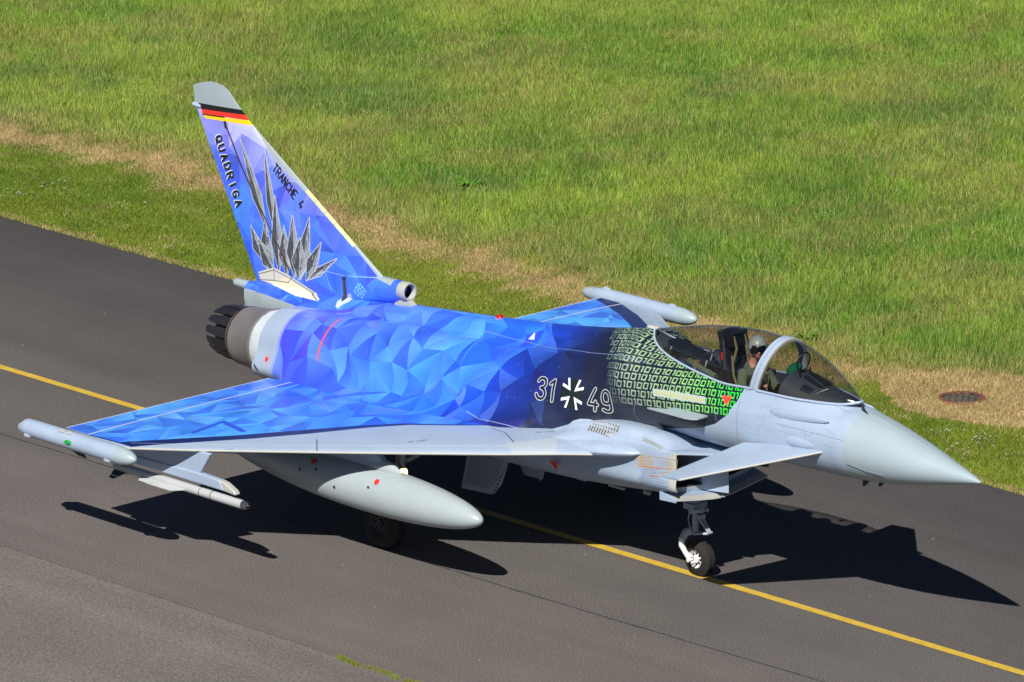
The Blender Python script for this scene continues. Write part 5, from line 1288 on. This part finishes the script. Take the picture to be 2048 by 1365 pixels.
def mixn(a, b, t): return a[None] * (1 - t[:, None]) + b[None] * t[:, None]
G_ = lambda *c: np.array(c)
def col_tall(x, y, rs):
    n = len(x); a = fbm(x, y, 3.2, 11); b = fbm(x, y, 1.1, 31); c = fbm(x, y, 6, 51)
    col = mixn(G_(.140, .275, .036), G_(.285, .400, .055), np.clip((a - .2) * 1.6, 0, 1))
    col = col * (1 - .0) ; t = np.clip((b - .55) * 4, 0, .45); col = col * (1 - t[:, None]) + G_(.085, .205, .034) * t[:, None]
    t = np.clip((c - .50) * 3, 0, .4) * (rs.rand(n) < .35); col = col * (1 - t[:, None]) + G_(.34, .32, .10) * t[:, None]
    for cx_, cy_, r in ((-36, 13.2, 1.0), (-31.4, 15.9, 1.6), (-22, 22.75, 1.8), (-18.5, 12.6, .8), (-24.4, 12.8, .7), (-27, 21, 1.2), (-38, 17, 1.2)):
        t = np.clip(1.2 - np.hypot((x - cx_) * .8, y - cy_) / r * 1.0 , 0, .35) * np.clip((fbm(x, y, .8, 90) - .36) * 5, 0, 1); col = col * (1 - t[:, None]) + G_(.075, .185, .060) * t[:, None]
    t = np.clip((fbm(x, y, 1.6, 222) - .52) * 6, 0, .5) * (rs.rand(n) < .45); col = col * (1 - t[:, None]) + G_(.36, .25, .12) * t[:, None]
    k = rs.rand(n); s_ = (k < .13)[:, None]; col = np.where(s_, G_(.40, .36, .15), col)
    ed = np.clip(1 - (y - edge_y(x)) / 1.1, 0, 1) * .7 * (rs.rand(n) < .75); col = col * (1 - ed[:, None]) + G_(.42, .36, .15) * ed[:, None]
    return np.clip(col * (rs.rand(n) ** 1.2 * 1.25 + .48)[:, None] * (.78 + .44 * fbm(x, y, .6, 140, 5))[:, None], .01, .9)
blades("tall_grass", 1000000, lambda x, y, rs: y > edge_y(x) + rs.uniform(-.25, .1, len(x)), lambda x, y: (.08 + .20 * fbm(x, y, 2.2, 61)) * np.clip((y - edge_y(x) + .5) / .9, .45, 1), .0105, col_tall, gmat, 2, .55,
       "tall unmown green meadow grass covering the bank behind")
def dryness(x, y):
    d = np.clip(1 - np.abs(y - (edge_y(x) - .55)) / 1.0, 0, 1); d = np.maximum(d * (.62 + .85 * fbm(x, y, 1.6, 5)), 1.25 * (np.hypot((x + 8.75) * .62, (y - 9.35) * .95) < .95 + .5 * fbm(x, y, .5, 8)))
    d = np.maximum(d, np.clip((6.35 - y) / .4, 0, .55)); return np.clip(d + (fbm(x, y, .7, 9) - .55) * .9, 0, 1)
def col_short(x, y, rs):
    n = len(x); a = fbm(x, y, 2.2, 15); d = dryness(x, y)
    col = mixn(G_(.130, .225, .020), G_(.23, .29, .032), np.clip((a - .3) * 2.4, 0, 1)); t = (rs.rand(n) < d * 1.05)[:, None]
    dc = mixn(G_(.42, .31, .13), G_(.62, .48, .26), rs.rand(n)); col = np.where(t, dc, col)
    col = np.where((rs.rand(n) < .10)[:, None], G_(.34, .32, .12), col); return np.clip(col * rs.uniform(.55, 1.35, n)[:, None] * (.78 + .44 * fbm(x, y, .5, 44))[:, None], .01, .9)
blades("mown_grass", 420000, lambda x, y, rs: (y < edge_y(x) + .2) & (y > 5.99 + .07 * rs.rand(len(x)) ) & (drain_d(x, y) > .36), lambda x, y: .030 + .045 * fbm(x, y, .8, 71) + .06 * np.clip((y - edge_y(x) + .9), 0, 1), .011, col_short, gmat, 5, .9,
       "short mown grass on the verge, straw coloured beside the tall grass")
# daisies in the verge
def flowers():
    rs = np.random.RandomState(6); mb = MB()
    spots = [(-12.6, 8.2, .0, 0), (-29.5, 7.0, .35, 16), (-29.7, 7.9, .4, 10), (-7.35, 7.63, .25, 10), (-6.75, 8.2, .3, 14), (-6.3, 7.3, .3, 6), (-8.0, 7.4, .3, 10), (-7.4, 7.9, .9, 10), (-24.6, 6.6, .4, 8), (-16.6, 8.3, .5, 16), (-11.2, 8.2, .4, 5), (-24.9, 8.4, .3, 6), (-10.3, 6.7, .5, 6), (-27, 7.2, 1.2, 10), (-20, 7.2, 2, 10), (-7.2, 6.6, .9, 18)]
    for cx_, cy_, r, n in spots:
        for i in range(n):
            x, y = cx_ + rs.normal() * r * .5, cy_ + rs.normal() * r * .5
            if y < 6.1: continue
            z = .045 + rs.rand() * .03; k = 8; R = rs.uniform(.010, .018); tx, ty = rs.uniform(-.4, .4, 2)
            mb.add([(x, y, z + .004)] + [(x + R * math.cos(2*pi*q/k) * (1 if q % 2 else .8), y + R * math.sin(2*pi*q/k), z + tx * R * math.cos(2*pi*q/k) + ty * R * math.sin(2*pi*q/k)) for q in range(k)], [(0, 1 + q, 1 + (q + 1) % k) for q in range(k)])
            mb.tube([(x, y, -.02), (x, y, z)], .002, 3, 1); mb.add([(x + .005 * math.cos(q * 2.1), y + .005 * math.sin(q * 2.1), z + .008) for q in range(3)], [(0, 1, 2)], 2)
    o = mb.build("daisies", [M['white'], M['suit'], M['yellowp']], smooth=False); o["kind"] = "stuff"; o["label"] = "small white daisies sprinkled in the mown verge"; o["category"] = "flowers"
flowers()
# weeds in the seam
def weeds():
    rs = np.random.RandomState(14); mb = MB()
    for i in range(900):
        x = rs.choice([rs.uniform(-6.05, -5.55), rs.uniform(-5.5, -4.75), rs.uniform(-4.65, -4.2)]); y = -5.90 + rs.normal() * .022 + .03 * math.sin(x * 7); h = rs.uniform(.02, .06); a = rs.uniform(0, 6.28); l = rs.uniform(0, .04); w = .005
        mb.add([(x - w, y, -.004), (x + w, y, -.004), (x + l * math.cos(a), y + l * math.sin(a), h)], [(0, 1, 2)], int(rs.rand() < .3))
    gm1 = paint("weed leaf", (104, 138, 40), .7, amt=.3, spec=.2); gm2 = paint("dry weed", (176, 140, 80), .8, amt=.3, spec=.2)
    o = mb.build("crack_weeds", [gm1, gm2], smooth=False); o["kind"] = "stuff"; o["label"] = "green weeds growing out of the seam in the asphalt"; o["category"] = "weeds"
weeds()
# dandelion-like leafy plants in the tall grass margin
def leafy(x, y, r, n, seed, label, tone):
    rs = np.random.RandomState(seed); t = empty("leafy_plant", (x, y, -.03)); mb = MB()
    for i in range(n):
        a = rs.uniform(0, 2 * pi); L = r * rs.uniform(.5, 1.1); h = L * rs.uniform(.4, 1.1); w = L * .13; p = Vector((math.cos(a), math.sin(a), 0)); q = Vector((-p.y, p.x, 0))
        mb.add([(0, 0, .0), p * L * .4 + q * w + Vector((0, 0, h * .6)), p * L * .4 - q * w + Vector((0, 0, h * .6)), p * L * .8 + q * w * .7 + Vector((0, 0, h * .9)), p * L * .8 - q * w * .7 + Vector((0, 0, h * .9)), p * L * 1.15 + Vector((0, 0, h * .75))], [(0, 1, 2), (1, 3, 4, 2), (3, 5, 4)])
    m = MB(); o = mesh("leaves", mb.V, mb.F, tone, t, False); mb2 = MB(); mb2.tube([(0, 0, 0), (.01, 0, r * .7)], .008, 5); mb2.build("stem", tone, t)
    tag(t, label, "plant")
lg = paint("broad leaf green", (96, 142, 48), .7, amt=.3, spec=.2)
leafy(-13.17, 9.79, .20, 50, 1, "bright leafy weed in the dry strip just beyond the canopy", lg)
leafy(-24.4, 12.8, .26, 60, 2, "broad leafy clump in the tall grass right of the fin", lg)
# storm drain
dr = empty("drain_cover", (-9.17, 9.12, -.035)); tag(dr, "round rusty storm drain grate in a patch of dead grass", "drain cover")
rm = paint("rusty cast iron", (128, 74, 56), .85, amt=.5); rm2 = paint("dark cast iron", (80, 74, 72), .8, amt=.4)
mb = MB(); n = 40; V = []
for q, z in ((.36, -.03), (.36, .035), (.30, .04), (.295, .02), (.29, -.10)): V += [(q * math.cos(2*pi*k/n), q * math.sin(2*pi*k/n), z) for k in range(n)]
mb.add(V, grid_faces(5, n, True)); mb.build("rim", rm, dr)
mb = MB()
for i in range(-3, 5):
    y = (i - .5) * .078; L = math.sqrt(max(.0, .295 ** 2 - y * y))
    mb.box((0, y, .033), (2 * L, .016, .008))
for i in range(-4, 5):
    y0_, y1_ = (i - .5) * .078, (i + .5) * .078
    for k in range(-4, 5):
        x = k * .125 + (.0625 if i % 2 else 0)
        if x * x + (abs(i * .078) + .03) ** 2 < .285 ** 2: mb.box((x, i * .078, .032), (.046, .064, .006))
mb.build("grate", rm2, dr, smooth=False)
mb = MB(); mb.add([(.30 * math.cos(2*pi*k/n), .30 * math.sin(2*pi*k/n), -.012) for k in range(n)], [tuple(range(n))]); mb.build("pit", M['black'], dr, smooth=False)
